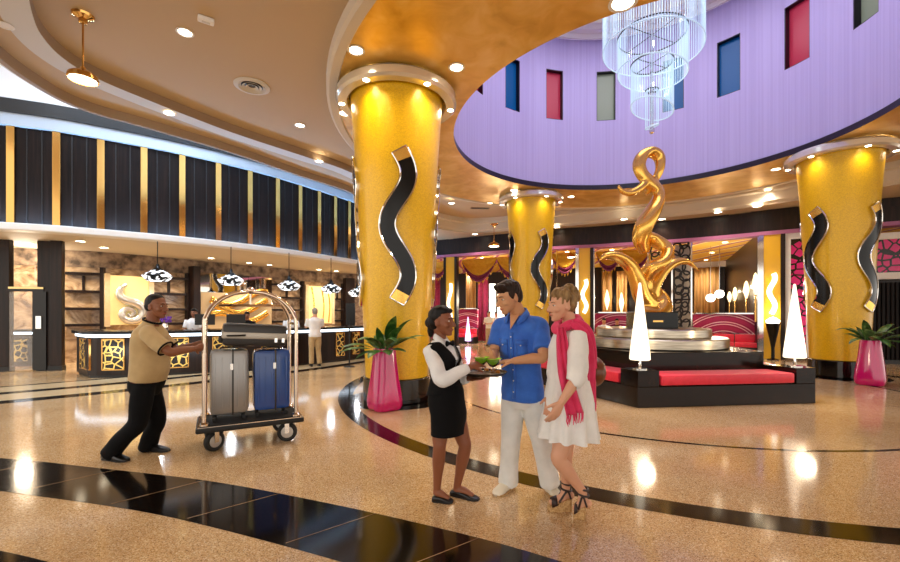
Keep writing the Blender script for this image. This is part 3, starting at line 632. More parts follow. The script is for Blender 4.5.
def upright_case(u, v, wd, dp, h, matn, label, stripe):
    p = cp(u, v, .302); t = thing('suitcase', label, 'suitcase', p)
    mb = MB(); mb.box(p + Vector((0, 0, h / 2 + .045)), (wd, dp, h - .05), ya); b = mb.build('shell', matn, t, bevel=.065)
    mb = MB()
    for k in (-.38, -.2, 0, .2, .38): mb.box(p + U * k * wd - W * (dp / 2 + .001) + Vector((0, 0, h / 2 + .045)), (.02, .008, h - .22), ya)
    mb.build('rib', matn, b, bevel=.003)
    mb = MB(); mb.box(p + U * (wd * .08) - W * 0 + Vector((0, 0, h / 2 + .045)), (.018, dp + .008, h - .045), ya); mb.build('zip_band', 'dark_case', t, bevel=.004)
    for k in (-.38, .38):
        for j in (-.35, .35): mb = MB(); mb.lathe([(.001, .0), (.022, .0), (.025, .02), (.02, .045)], p + U * k * wd + W * j * dp, 12); mb.build('wheel', 'rubber', t)
    mb = MB(); q = p + Vector((0, 0, h + .018)); mb.tube([q - U * .09, q - U * .08 + Vector((0, 0, .02)), q + U * .08 + Vector((0, 0, .02)), q + U * .09], .010, 8, res=3); mb.build('handle', 'dark_case', t)
    mb = MB(); mb.box(p + U * wd * .05 - W * (dp / 2 + .008) + Vector((0, 0, h * .78)), (.03, .008, .07), ya); mb.build('lock', 'chrome', t, smooth=False)
upright_case(.285, .44, .40, .30, .79, 'silver_case', 'silver-grey hard-shell suitcase upright on the cart, nearer the porter', 0)
upright_case(.715, .50, .41, .32, .77, 'blue_case', 'blue hard-shell suitcase upright on the luggage cart', 1)
tc = cp(.535, .48, 1.125); tilt = Matrix.Rotation(ya, 3, 'Z') @ Matrix.Rotation(math.radians(3), 3, 'Y')
t = thing('suitcase', 'dark grey case with pale band lying flat across the two upright suitcases', 'suitcase', tc)
q = tc + Vector((0, 0, .145))
mb = MB(); mb.box(q, (.68, .44, .255), rot=tilt); b = mb.build('shell', 'dark_case', t, bevel=.045)
mb = MB(); mb.box(q + tilt @ Vector((0, 0, -.005)), (.69, .45, .075), rot=tilt); mb.build('middle_band', 'band_grey', t, bevel=.012)
for k in (.22, .30): mb = MB(); mb.box(q + tilt @ Vector((k, -.23, -.05)), (.03, .012, .05), rot=tilt); mb.build('latch', 'chrome', t, smooth=False)
mb = MB(); h0 = q + tilt @ Vector((-.2, -.225, -.005)); mb.tube([h0 - U * .09, h0 - U * .07 - W * .035, h0 + U * .07 - W * .035, h0 + U * .09], .011, 8, res=3); mb.build('handle', 'black', t)
for j in (-.16, .16): mb = MB(); mb.lathe([(.001, -.03), (.028, -.028), (.03, 0), (.02, .03)], q + tilt @ Vector((-.345, j, -.06)), 12); mb.build('wheel', 'rubber', t)
# ================================================================== PEOPLE
Zv = Vector((0, 0, 1))
def ering(c, a, b, n=22, pw=1.0):
    out = []
    for j in range(n):
        t = 2 * PI * j / n; x, y = math.cos(t), math.sin(t)
        if pw != 1: x = math.copysign(abs(x) ** pw, x); y = math.copysign(abs(y) ** pw, y)
        out.append(c + a * x + b * y)
    return out
def limb(mb, pts, rad, n=14, res=6):
    mb.tube(pts, rad, n, res=res)
def head_axes(fwd, pitch, roll=0.):
    f = Vector((fwd[0], fwd[1], 0)).normalized(); r = f.cross(Zv).normalized()
    Rm = Matrix((r, f, Zv)).transposed()          # local x right, y forward, z up
    return Rm @ Matrix.Rotation(-pitch, 3, 'X') @ Matrix.Rotation(roll, 3, 'Y')
def add_head(mb, hc, R, k, fem=False):
    P = lambda x, y, z: hc + R @ (Vector((x, y, z)) * k)
    def e(x, y, z, rx, ry, rz): mb.ell(P(x, y, z), (rx * k, ry * k, rz * k), R, 20, 14)
    j = .9 if fem else 1.0
    e(0, -.018, .035, .078, .098, .090)                       # cranium
    e(0, .020, -.010, .068, .076, .088)                       # mid face
    rings = []
    for z, w_, d_, y_ in ((.03, .068, .075, .02), (-.03, .066 * j, .072, .022), (-.06, .058 * j, .064, .028), (-.088, .044 * j, .048, .042), (-.108, .026 * j, .028, .058), (-.118, .012, .014, .064)):
        rings.append(ering(P(0, y_, z), R @ Vector((w_ * k, 0, 0)), R @ Vector((0, d_ * k, 0))))
    mb.loft(rings)
    e(0, .080, -.102, .020, .014, .014)                       # chin
    e(0, .083, .030, .050, .014, .011 if not fem else .008)   # brow
    mb.tube([P(0, .088, .022), P(0, .103, -.006), P(0, .118, -.030), P(0, .108, -.040)], [.009 * k, .011 * k, .0145 * k, .010 * k], 10, res=3)
    for s in (-1, 1):
        e(s * .013, .100, -.037, .009, .010, .008)            # nostril wing
        e(s * .040, .066, -.028, .026, .024, .022)            # cheek
        e(s * .079, -.008, -.012, .009, .021, .032)           # ear
    e(0, .090, -.062, .024, .012, .0065); e(0, .088, -.073, .021, .012, .0075)
def face_bits(parent, hc, R, k, brow, lipm='lip'):
    P = lambda x, y, z: hc + R @ (Vector((x, y, z)) * k)
    for s in (-1, 1):
        m_ = MB(); m_.ell(P(s * .031, .079, .006), (.0130 * k, .0115 * k, .0066 * k), R, 12, 8); ey = m_.build('eye', 'eye_white', parent)
        m_ = MB(); m_.ell(P(s * .031, .0875, .006), (.0062 * k, .004 * k, .0062 * k), R, 10, 6); m_.build('iris', 'iris', ey)
        m_ = MB(); m_.tube([P(s * .012, .097, .026), P(s * .030, .096, .031), P(s * .050, .082, .027)], [.0035 * k, .0045 * k, .002 * k], 6, res=3, flat=.8); m_.build('eyebrow', brow, parent)
    m_ = MB(); m_.tube([P(-.024, .090, -.066), P(-.010, .1035, -.065), P(.010, .1035, -.065), P(.024, .090, -.066)], [.002 * k, .005 * k, .005 * k, .002 * k], 6, res=3); m_.build('mouth', lipm, parent)
def add_hand(mb, wrist, d, nrm, side, curl=(.35, .4, .45, .5), k=1., thumb=.5, base_r=.026):
    """d: wrist to knuckles, nrm: out of the palm, side: +1 when the thumb lies towards d x nrm"""
    d = Vector(d).normalized(); nrm = Vector(nrm); nrm = (nrm - d * nrm.dot(d)).normalized(); x = d.cross(nrm).normalized() * side
    L = .092 * k; rings = []
    for t, w_, h_ in ((-.18, .024, .021), (0, .026, .021), (.25, .034, .018), (.6, .041, .016), (.9, .041, .0145), (1.05, .036, .011)):
        rings.append(ering(wrist + d * L * t, x * w_ * k, nrm * h_ * k, 14))
    mb.loft(rings)
    for i, (ox, ln_, r_) in enumerate(((.030, .074, .0088), (.0105, .082, .0092), (-.009, .076, .0087), (-.028, .060, .0078))):
        p = wrist + d * L * (.95 if i < 3 else .88) + x * ox * k; dd = (d + x * ox * 1.6).normalized(); pts = [p - dd * .02 * k]; rr = [r_ * k]
        c = curl[i]; pts.append(p); rr.append(r_ * 1.02 * k)
        for sgm in (.46, .30, .24):
            dd = (dd * math.cos(c) + nrm * math.sin(c)).normalized(); p = p + dd * ln_ * sgm * k; pts.append(p); rr.append(r_ * k * (1 - .12 * len(pts) / 5))
        mb.tube(pts, rr, 8, res=3); mb.ell(pts[-1], (rr[-1],) * 3, None, 8, 6)
    p = wrist + d * L * .18 + x * .026 * k; dd = (d * .72 + x * .7 + nrm * .28 * thumb).normalized(); pts = [p - dd * .012 * k]; rr = [.013 * k]
    for sgm, bend in ((.040, .0), (.030, .45), (.024, .35)):
        dd = (dd + (d * .6 + nrm * thumb) * bend).normalized(); pts.append(pts[-1] + dd * sgm * k); rr.append((.0125, .0108, .0092)[len(pts) - 2] * k)
    mb.tube(pts, rr, 8, res=3); mb.ell(pts[-1], (rr[-1],) * 3, None, 8, 6)
MALE = [(-.10, .120, .090, .0), (-.04, .165, .112, .0), (.04, .172, .115, -.005), (.14, .156, .103, 0), (.22, .152, .100, .005), (.32, .165, .110, .008), (.42, .182, .116, .006), (.48, .186, .108, 0), (.53, .172, .085, -.005), (.565, .125, .068, -.008), (.59, .075, .060, -.005), (.62, .058, .058, .002)]
FEM = [(-.10, .115, .090, 0), (-.04, .165, .115, -.008), (.03, .172, .118, -.012), (.12, .142, .098, -.002), (.19, .122, .085, .003), (.27, .130, .092, .008), (.35, .148, .115, .020), (.41, .152, .105, .010), (.46, .156, .088, 0), (.495, .140, .072, -.004), (.525, .100, .060, -.006), (.55, .062, .050, -.004), (.58, .050, .050, .002)]
STOUT = [(-.10, .125, .100, 0), (-.04, .168, .122, 0), (.04, .172, .138, .015), (.14, .172, .150, .028), (.22, .172, .148, .026), (.32, .180, .138, .016), (.42, .188, .124, .006), (.48, .190, .112, 0), (.53, .175, .090, -.005), (.565, .128, .072, -.008), (.59, .085, .068, -.005), (.62, .066, .066, .002)]
def torso(mb, pel, neck, fwd, prof, k, infl=0., t0=-9, t1=9, bow=0.):
    """elliptic sections from the crotch to the neck; pel and neck are world points"""
    ax = (neck - pel); L = prof[-1][0] * k; f0 = Vector((fwd[0], fwd[1], 0)).normalized(); r = f0.cross(Zv).normalized()
    rings = []
    for t, w_, d_, y_ in prof:
        if t < t0 or t > t1: continue
        s = t * k / L; c = pel + ax * s; f = r.cross(ax.normalized()); f = -f if f.dot(f0) < 0 else f
        c = c + f * (y_ * k + bow * math.sin(max(0, min(1, s)) * PI))
        fal = infl if t < .5 else infl * .6
        rings.append(ering(c, r * (w_ * k + fal), f * (d_ * k + fal), 26, .92))
    mb.loft(rings); return rings
def shoe(mb, ankle, toe, k=1., h=.075, wid=.046, sole=0.):
    """a low shoe from behind the heel to the toe, both world points (toe at the ground)"""
    d = Vector((toe.x - ankle.x, toe.y - ankle.y, 0)).normalized(); x = d.cross(Zv); L = (Vector((toe.x, toe.y, 0)) - Vector((ankle.x, ankle.y, 0))).length
    gz = toe.z; rings = []
    for t, w_, z_ in ((-.30, .45, .5), (-.26, .75, .72), (-.10, .9, .95), (.15, .88, 1.0), (.40, .92, .85), (.62, 1.05, .62), (.82, 1.0, .48), (.95, .72, .38), (1.0, .40, .26)):
        c = Vector((ankle.x, ankle.y, 0)) + d * (t * L); top = h * z_
        rings.append([c + x * math.copysign(abs(math.cos(a)) ** .8, math.cos(a)) * wid * w_ + Vector((0, 0, gz + sole + top * (.5 + .5 * math.copysign(abs(math.sin(a)) ** .7, math.sin(a))))) for a in [2 * PI * j / 18 for j in range(18)]])
    mb.loft(rings)
def heel_sole(mb, ankle, toe, wid=.046):
    d = Vector((toe.x - ankle.x, toe.y - ankle.y, 0)).normalized(); x = d.cross(Zv); L = (Vector((toe.x, toe.y, 0)) - Vector((ankle.x, ankle.y, 0))).length
    pts = [(-.30, .45), (-.2, .85), (.2, .85), (.62, 1.08), (.85, 1.0), (1.0, .45)]
    base = [Vector((ankle.x, ankle.y, toe.z)) + d * t * L + x * w_ * wid for t, w_ in pts] + [Vector((ankle.x, ankle.y, toe.z)) + d * t * L - x * w_ * wid for t, w_ in reversed(pts)]
    mb.loft([base, [p + Vector((0, 0, .014)) for p in base]])
def hair_cap(parent, hc, R, k, m, shape, relax=2, vox=.007, rough=.004, seed=0):
    """union of ellipsoids given in head coordinates"""
    mb = MB()
    for x, y, z, rx, ry, rz in shape: mb.ell(hc + R @ (Vector((x, y, z)) * k), (rx * k, ry * k, rz * k), R, 22, 14)
    o = mb.build('hair', m, parent, remesh=vox, relax=relax)
    if rough:
        for v in o.data.vertices:
            q = v.co * 55 + Vector((seed, 0, 0)); v.co += v.normal * (noise.noise(Vector((q.x, q.y, q.z * .45)))) * rough
    return o
def wrinkle(o, amp, sc_=14., zst=.6, seed=0.):
    for v in o.data.vertices:
        q = v.co * sc_; v.co += v.normal * noise.noise(Vector((q.x + seed, q.y, q.z * zst))) * amp
SHORT = [(0, -.030, .048, .084, .100, .088), (0, -.004, .076, .079, .085, .058), (0, -.06, .0, .076, .066, .085), (0, .035, .105, .062, .05, .03)]

# ------------------------------------------------------------------ the man in the blue shirt
def man_blue():
    D = 3.60; base = pj(524, 493, 3.6); base.z = 0
    t = thing('person', 'man in blue short-sleeved shirt and white trousers reaching for a drink on the tray', 'person', base)
    fwd = Vector((-.62, -.78, 0)).normalized(); r = fwd.cross(Zv)
    pel = pj(522, 394, 3.62); neck = pj(519, 311, 3.60); hc = pj(508.5, 297.5, 3.54)
    shR, shL = pj(500, 325, 3.70), pj(541, 325, 3.52)
    elR, wrR = pj(494, 352, 3.62), pj(493, 360, 3.40)
    elL, wrL = pj(543, 357, 3.36), pj(513.5, 361, 3.36)
    hipR, hipL = pj(513, 398, 3.68), pj(531, 398, 3.58)
    knR, knL = pj(511, 440, 3.63), pj(541, 440, 3.54)
    anR, anL = pj(508, 482, 3.70), pj(550, 483, 3.62)
    toR, toL = fl(495, 496.5), fl(557, 497)
    hd = Vector((-.86, -.50, 0)); Rh = head_axes(hd, .30); k = 1.06
    b = MB(); torso(b, pel, neck, fwd, MALE, 1.0)
    limb(b, [neck + Vector((0, 0, -.04)), neck + (hc - neck) * .45, hc + Rh @ Vector((0, -.025, -.05))], [.066, .060, .060])
    add_head(b, hc, Rh, k)
    for s_, e_, w_ in ((shR, elR, wrR), (shL, elL, wrL)):
        limb(b, [s_, s_.lerp(e_, .5), e_, e_.lerp(w_, .35), w_], [.056, .050, .042, .044, .028])
    for h_, n_, a_ in ((hipR, knR, anR), (hipL, knL, anL)):
        limb(b, [h_, h_.lerp(n_, .5), n_, n_.lerp(a_, .4), a_], [.088, .078, .055, .054, .038])
    add_hand(b, wrL, pj(500, 362, 3.40) - wrL, Vector((-.1, .2, -1)), 1, (.16, .22, .28, .34), 1.03, .5)
    add_hand(b, wrR, pj(486, 356, 3.42) - wrR, Vector((.45, -.55, -.1)), 1, (.5, .55, .6, .65), .95, .6)
    body = b.build('body', 'skin_tan', t, remesh=.0055, relax=2)
    face_bits(t, hc, Rh, k, 'hair_dark')
    h = hair_cap(t, hc, Rh, k, 'hair_dark', [(0, -.028, .052, .084, .098, .088), (0, -.002, .080, .079, .086, .058), (0, -.062, .0, .074, .064, .082), (0, .048, .098, .066, .046, .030), (.0, .07, .108, .05, .03, .022), (-.072, .012, .03, .012, .026, .045), (.072, .012, .03, .012, .026, .045)], rough=.007)
    # shirt with sleeves, collar, placket, pockets
    s = MB(); pe2 = pel + (neck - pel) * -.02
    torso(s, pel, neck, fwd, MALE, 1.0, .022, t0=-.05, t1=.60)
    for s_, e_ in ((shR, elR), (shL, elL)): limb(s, [s_ + (neck - s_) * .5 + Vector((0, 0, -.03)), s_ + (neck - s_) * .03 + Vector((0, 0, -.008)), s_.lerp(e_, .4), s_.lerp(e_, .78)], [.055, .066, .072, .073])
    so = s.build('shirt', 'blue_cloth', t, remesh=.009, relax=3); wrinkle(so, .007, 11, .8)
    c = MB(); f3 = fwd; nb = neck + Vector((0, 0, -.015))
    for sg in (-1, 1):
        q = [nb - f3 * .055 + Vector((0, 0, .045)), nb + r * sg * .066 - f3 * .01 + Vector((0, 0, .035)), nb + r * sg * .062 + f3 * .065 + Vector((0, 0, -.015)), nb + r * sg * .045 + f3 * .115 + Vector((0, 0, -.075))]
        q2 = [nb - f3 * .075 + Vector((0, 0, .0)), nb + r * sg * .095 - f3 * .01 + Vector((0, 0, -.012)), nb + r * sg * .100 + f3 * .075 + Vector((0, 0, -.060)), nb + r * sg * .060 + f3 * .125 + Vector((0, 0, -.095))]
        c.loft([catmull(q, 4), catmull(q2, 4)], caps=False, closed=False)
    c.build('collar', 'blue_cloth', so, solid=.006, angle=180)
    v_ = MB(); fo = lambda z, x: neck + Vector((0, 0, z)) + r * x
    vv = [nb + f3 * .066 + r * -.045 + Vector((0, 0, -.012)), nb + f3 * .066 + r * .045 + Vector((0, 0, -.012)), nb + f3 * .145 + Vector((0, 0, -.135))]
    v_.add(vv, [(0, 1, 2)]); v_.build('open_neck', 'skin_tan', t, solid=.006, smooth=False)
    ax = (pel - neck).normalized(); up_f = f3 - ax * f3.dot(ax)
    def front(u, x, out): 
        # a point on the chest front, u metres below the neck
        tt = .62 - u; w_, d_, y_ = next(((a[1] + (b_[1] - a[1]) * (tt - a[0]) / (b_[0] - a[0]), a[2] + (b_[2] - a[2]) * (tt - a[0]) / (b_[0] - a[0]), a[3]) for a, b_ in zip(MALE[:-1], MALE[1:]) if a[0] <= tt <= b_[0]))
        return neck + ax * u * (neck - pel).length / .62 + r * x + up_f.normalized() * (y_ + (d_ + .022) * math.sqrt(max(.05, 1 - (x / (w_ + .02)) ** 2)) + out)
    p = MB(); p.loft([[front(u, -.014, .006), front(u, .014, .006)] for u in [.15 + i * .06 for i in range(9)]], caps=False, closed=False); p.build('placket', 'blue_cloth', so, solid=.006, angle=180)
    for u in (.18, .26, .34, .42, .50, .58):
        p = MB(); p.ell(front(u, 0, .011), (.006, .006, .006), None, 8, 6); p.build('button', 'white_cloth', so)
    for x in (-.085, .085):
        p = MB(); p.loft([[front(u, x + dx, .005) for dx in (-.045, 0, .045)] for u in (.20, .225, .29, .325)], caps=False, closed=False); pk = p.build('chest_pocket', 'blue_cloth', so, solid=.008, angle=180)
        p = MB(); p.loft([[front(u - (.012 if dx == 0 else 0) * -1, x + dx, .011) for dx in (-.047, 0, .047)] for u in (.195, .235)], caps=False, closed=False); p.build('pocket_flap', 'blue_cloth', pk, solid=.006, angle=180)
        p = MB(); p.ell(front(.24, x, .017), (.006,) * 3, None, 8, 6); p.build('button', 'white_cloth', pk)
    tr = MB()
    torso(tr, pel, neck, fwd, MALE, 1.0, .014, t1=.13)
    for h_, n_, a_ in ((hipR, knR, anR), (hipL, knL, anL)):
        limb(tr, [h_ + Vector((0, 0, .03)), h_.lerp(n_, .45), n_, n_.lerp(a_, .5), a_ + Vector((0, 0, -.015))], [.105, .098, .083, .080, .088])
    to = tr.build('trousers', 'trouser_white', t, remesh=.010, relax=3); wrinkle(to, .006, 9, .5, 3)
    for a_, t_ in ((anR, toR), (anL, toL)):
        m_ = MB(); shoe(m_, a_, t_, h=.085, wid=.05); so_ = m_.build('shoe', 'cream', t); m_ = MB(); heel_sole(m_, a_, t_, .052); m_.build('sole', 'cork', so_)
man_blue()

# ------------------------------------------------------------------ the waitress
def waitress():
    base = fl(455, 499); t = thing('person', 'waitress in black waistcoat, bow tie and black skirt holding the drinks tray', 'person', base)
    fwd = Vector((.86, -.50, 0)).normalized(); r = fwd.cross(Zv); k = .97
    pel = pj(446.5, 396, 3.50); neck = pj(440, 336, 3.49); hc = pj(442, 321.5, 3.47)
    shR, shL = pj(430, 349, 3.42), pj(452, 348, 3.60)
    elR, wrR = pj(442, 380, 3.25), pj(471, 366.5, 3.28)
    elL, wrL = pj(459, 378, 3.60), pj(469, 378.5, 3.52)
    hd = Vector((.90, -.42, 0)); Rh = head_axes(hd, .02); kh = .97
    b = MB(); torso(b, pel, neck, fwd, FEM, k)
    limb(b, [neck + Vector((0, 0, -.05)), neck + Vector((0, 0, .02)), hc + Rh @ Vector((0, -.025, -.05))], [.052, .048, .050])
    add_head(b, hc, Rh, kh, True)
    for s_, e_, w_ in ((shR, elR, wrR), (shL, elL, wrL)): limb(b, [s_, s_.lerp(e_, .5), e_, e_.lerp(w_, .4), w_], [.046, .042, .036, .036, .024])
    hipR, hipL = pj(441, 402, 3.46), pj(452, 402, 3.56)
    knR, knL = pj(439.5, 447, 3.40), pj(465, 446, 3.50); anR, anL = pj(437, 488, 3.46), pj(457, 487, 3.56)
    toR, toL = fl(453, 502.5), fl(479, 500.5)
    for h_, n_, a_ in ((hipR, knR, anR), (hipL, knL, anL)):
        limb(b, [h_, h_.lerp(n_, .5), h_.lerp(n_, .85), n_, n_.lerp(a_, .32), n_.lerp(a_, .7), a_, a_ + Vector((0, 0, -.05))], [.088, .076, .060, .052, .054, .038, .031, .034])
    add_hand(b, wrR, pj(484, 362, 3.36) - wrR, Vector((.2, .55, -.45)), -1, (.35, .4, .45, .5), .92, .7)
    add_hand(b, wrL, pj(480, 379, 3.47) - wrL, Vector((0, -.1, 1)), 1, (.10, .10, .12, .15), .92, .1)
    for a_, t_ in ((anR, toR), (anL, toL)):
        m2 = (t_ - Vector((a_.x, a_.y, 0))); limb(b, [a_ + Vector((0, 0, -.03)), Vector((a_.x, a_.y, .055)) + m2 * .3, Vector((a_.x, a_.y, .025)) + m2 * .75], [.034, .032, .02])
    b.build('body', 'skin_dark', t, remesh=.0055, relax=2)
    face_bits(t, hc, Rh, kh, 'hair_black')
    hair_cap(t, hc, Rh, kh, 'hair_black', [(0, -.030, .046, .083, .096, .086), (0, -.012, .084, .078, .084, .056), (0, -.062, .0, .074, .062, .080), (0, -.112, -.012, .046, .046, .050), (-.03, .03, .09, .05, .05, .03), (0, -.105, -.07, .034, .03, .07), (0, -.10, -.03, .05, .04, .05)], rough=.003)
    s = MB(); torso(s, pel, neck, fwd, FEM, k, .010, t0=.1, t1=.56)
    for s_, e_, w_ in ((shR, elR, wrR), (shL, elL, wrL)): limb(s, [s_ + Vector((0, 0, .005)), s_.lerp(e_, .5), e_, e_.lerp(w_, .5), e_.lerp(w_, .93)], [.066, .064, .058, .050, .040])
    so = s.build('blouse', 'white_cloth', t, remesh=.008, relax=3); wrinkle(so, .005, 16)
    c = MB(); nb = neck + Vector((0, 0, -.012))
    for sg in (-1, 1):
        q = [nb - fwd * .05 + Vector((0, 0, .04)), nb + r * sg * .056 + Vector((0, 0, .03)), nb + r * sg * .02 + fwd * .075 + Vector((0, 0, -.03))]
        q2 = [nb - fwd * .068 + Vector((0, 0, -.005)), nb + r * sg * .080 + Vector((0, 0, -.02)), nb + r * sg * .062 + fwd * .098 + Vector((0, 0, -.085))]
        c.loft([catmull(q, 4), catmull(q2, 4)], caps=False, closed=False)
    c.build('collar', 'white_cloth', so, solid=.006, angle=180)
    bt = MB(); bc = nb + fwd * .094 + Vector((0, 0, -.045))
    for sg in (-1, 1): bt.loft([ering(bc + r * sg * x, Zv * h_, fwd * .010, 10) for x, h_ in ((.004, .010), (.03, .020), (.052, .026), (.056, .022))])
    bt.ell(bc + fwd * .004, (.012, .012, .013)); bt.build('bow_tie', 'black_cloth', t)
    # waistcoat: inflated torso cut with a V neck and arm openings
    v = MB(); torso(v, pel, neck, fwd, FEM, k, .022, t0=.0, t1=.53)
    vo = v.build('waistcoat', 'black_cloth', t, remesh=.009, relax=2)
    bm = bmesh.new(); bm.from_mesh(vo.data); kill = []
    off = vo.parent.location
    for f_ in bm.faces:
        q = f_.calc_center_median() + off - neck; x_ = q.dot(r); y_ = q.dot(fwd); z_ = q.z
        if z_ > -.045: kill.append(f_)
        elif y_ > .02 and z_ > -.24 and abs(x_) < .085 * (z_ + .24) / .2: kill.append(f_)
    bmesh.ops.delete(bm, geom=kill, context='FACES'); bm.to_mesh(vo.data); bm.free(); wrinkle(vo, .004, 14)
    sk = MB(); ax = (neck - pel); rings = []
    for z_, w_, d_ in ((.10, .150, .112), (.04, .178, .128), (-.04, .190, .134), (-.14, .188, .132), (-.26, .184, .128), (-.30, .185, .128), (-.30, .165, .11), (-.10, .16, .11)):
        rings.append(ering(pel + Vector((.02 if z_ < -.1 else .0, 0, z_)), r * w_, fwd * d_, 30, .95))
    sk.loft(rings); sko = sk.build('skirt', 'black_cloth', t)
    for a_, t_ in ((anR, toR), (anL, toL)): m_ = MB(); shoe(m_, a_, t_, h=.055, wid=.043); so_ = m_.build('shoe', 'leather', t); m_ = MB(); heel_sole(m_, a_, t_, .044); m_.build('sole', 'rubber', so_)
waitress()

# tray, two drinks, canapes
TC = pj(484, 373.5, 3.44)
tr = thing('serving_tray', 'round dark serving tray held between the waitress and the man', 'tray', TC)
mb = MB(); mb.lathe([(.001, -.006), (.165, -.006), (.185, .014), (.188, .018), (.180, .018), (.165, .004), (.001, .004)], TC, 40); mb.build('dish', 'dark_tray', tr)
def drink(c, label):
    t = thing('cocktail_glass', label, 'drink', c)
    g = MB(); g.lathe([(.001, 0), (.034, .002), (.005, .008), (.005, .045), (.028, .055), (.050, .085), (.054, .115), (.052, .115), (.047, .085), (.018, .06), (.001, .056)], c, 24); g.build('glass', 'glass', t)
    l = MB(); l.lathe([(.001, .058), (.017, .061), (.046, .086), (.051, .110), (.001, .112)], c, 24); l.build('drink', 'lime', t)
    w_ = MB(); w_.lathe([(.001, -.003), (.02, -.003), (.02, .003), (.001, .003)], c + Vector((.045, -.02, .118)), 14); w_.build('lime_slice', 'lime', t)
drink(pj(481, 371.5, 3.38) , 'lime green cocktail nearer the waitress on the dark tray')
drink(pj(493, 373, 3.36), 'lime green cocktail nearer the man on the dark tray')
for i, (x, y) in enumerate(((.08, .08), (.11, -.02), (.03, .11))):
    c = TC + Vector((x, y, .006)); mb = MB(); mb.lathe([(.001, 0), (.018, .001), (.02, .012), (.012, .022), (.001, .026)], c, 12)
    tag(mb.build('canape', 'fruit'), 'small orange canape on the dark serving tray', 'snack', 'canapes on the tray')

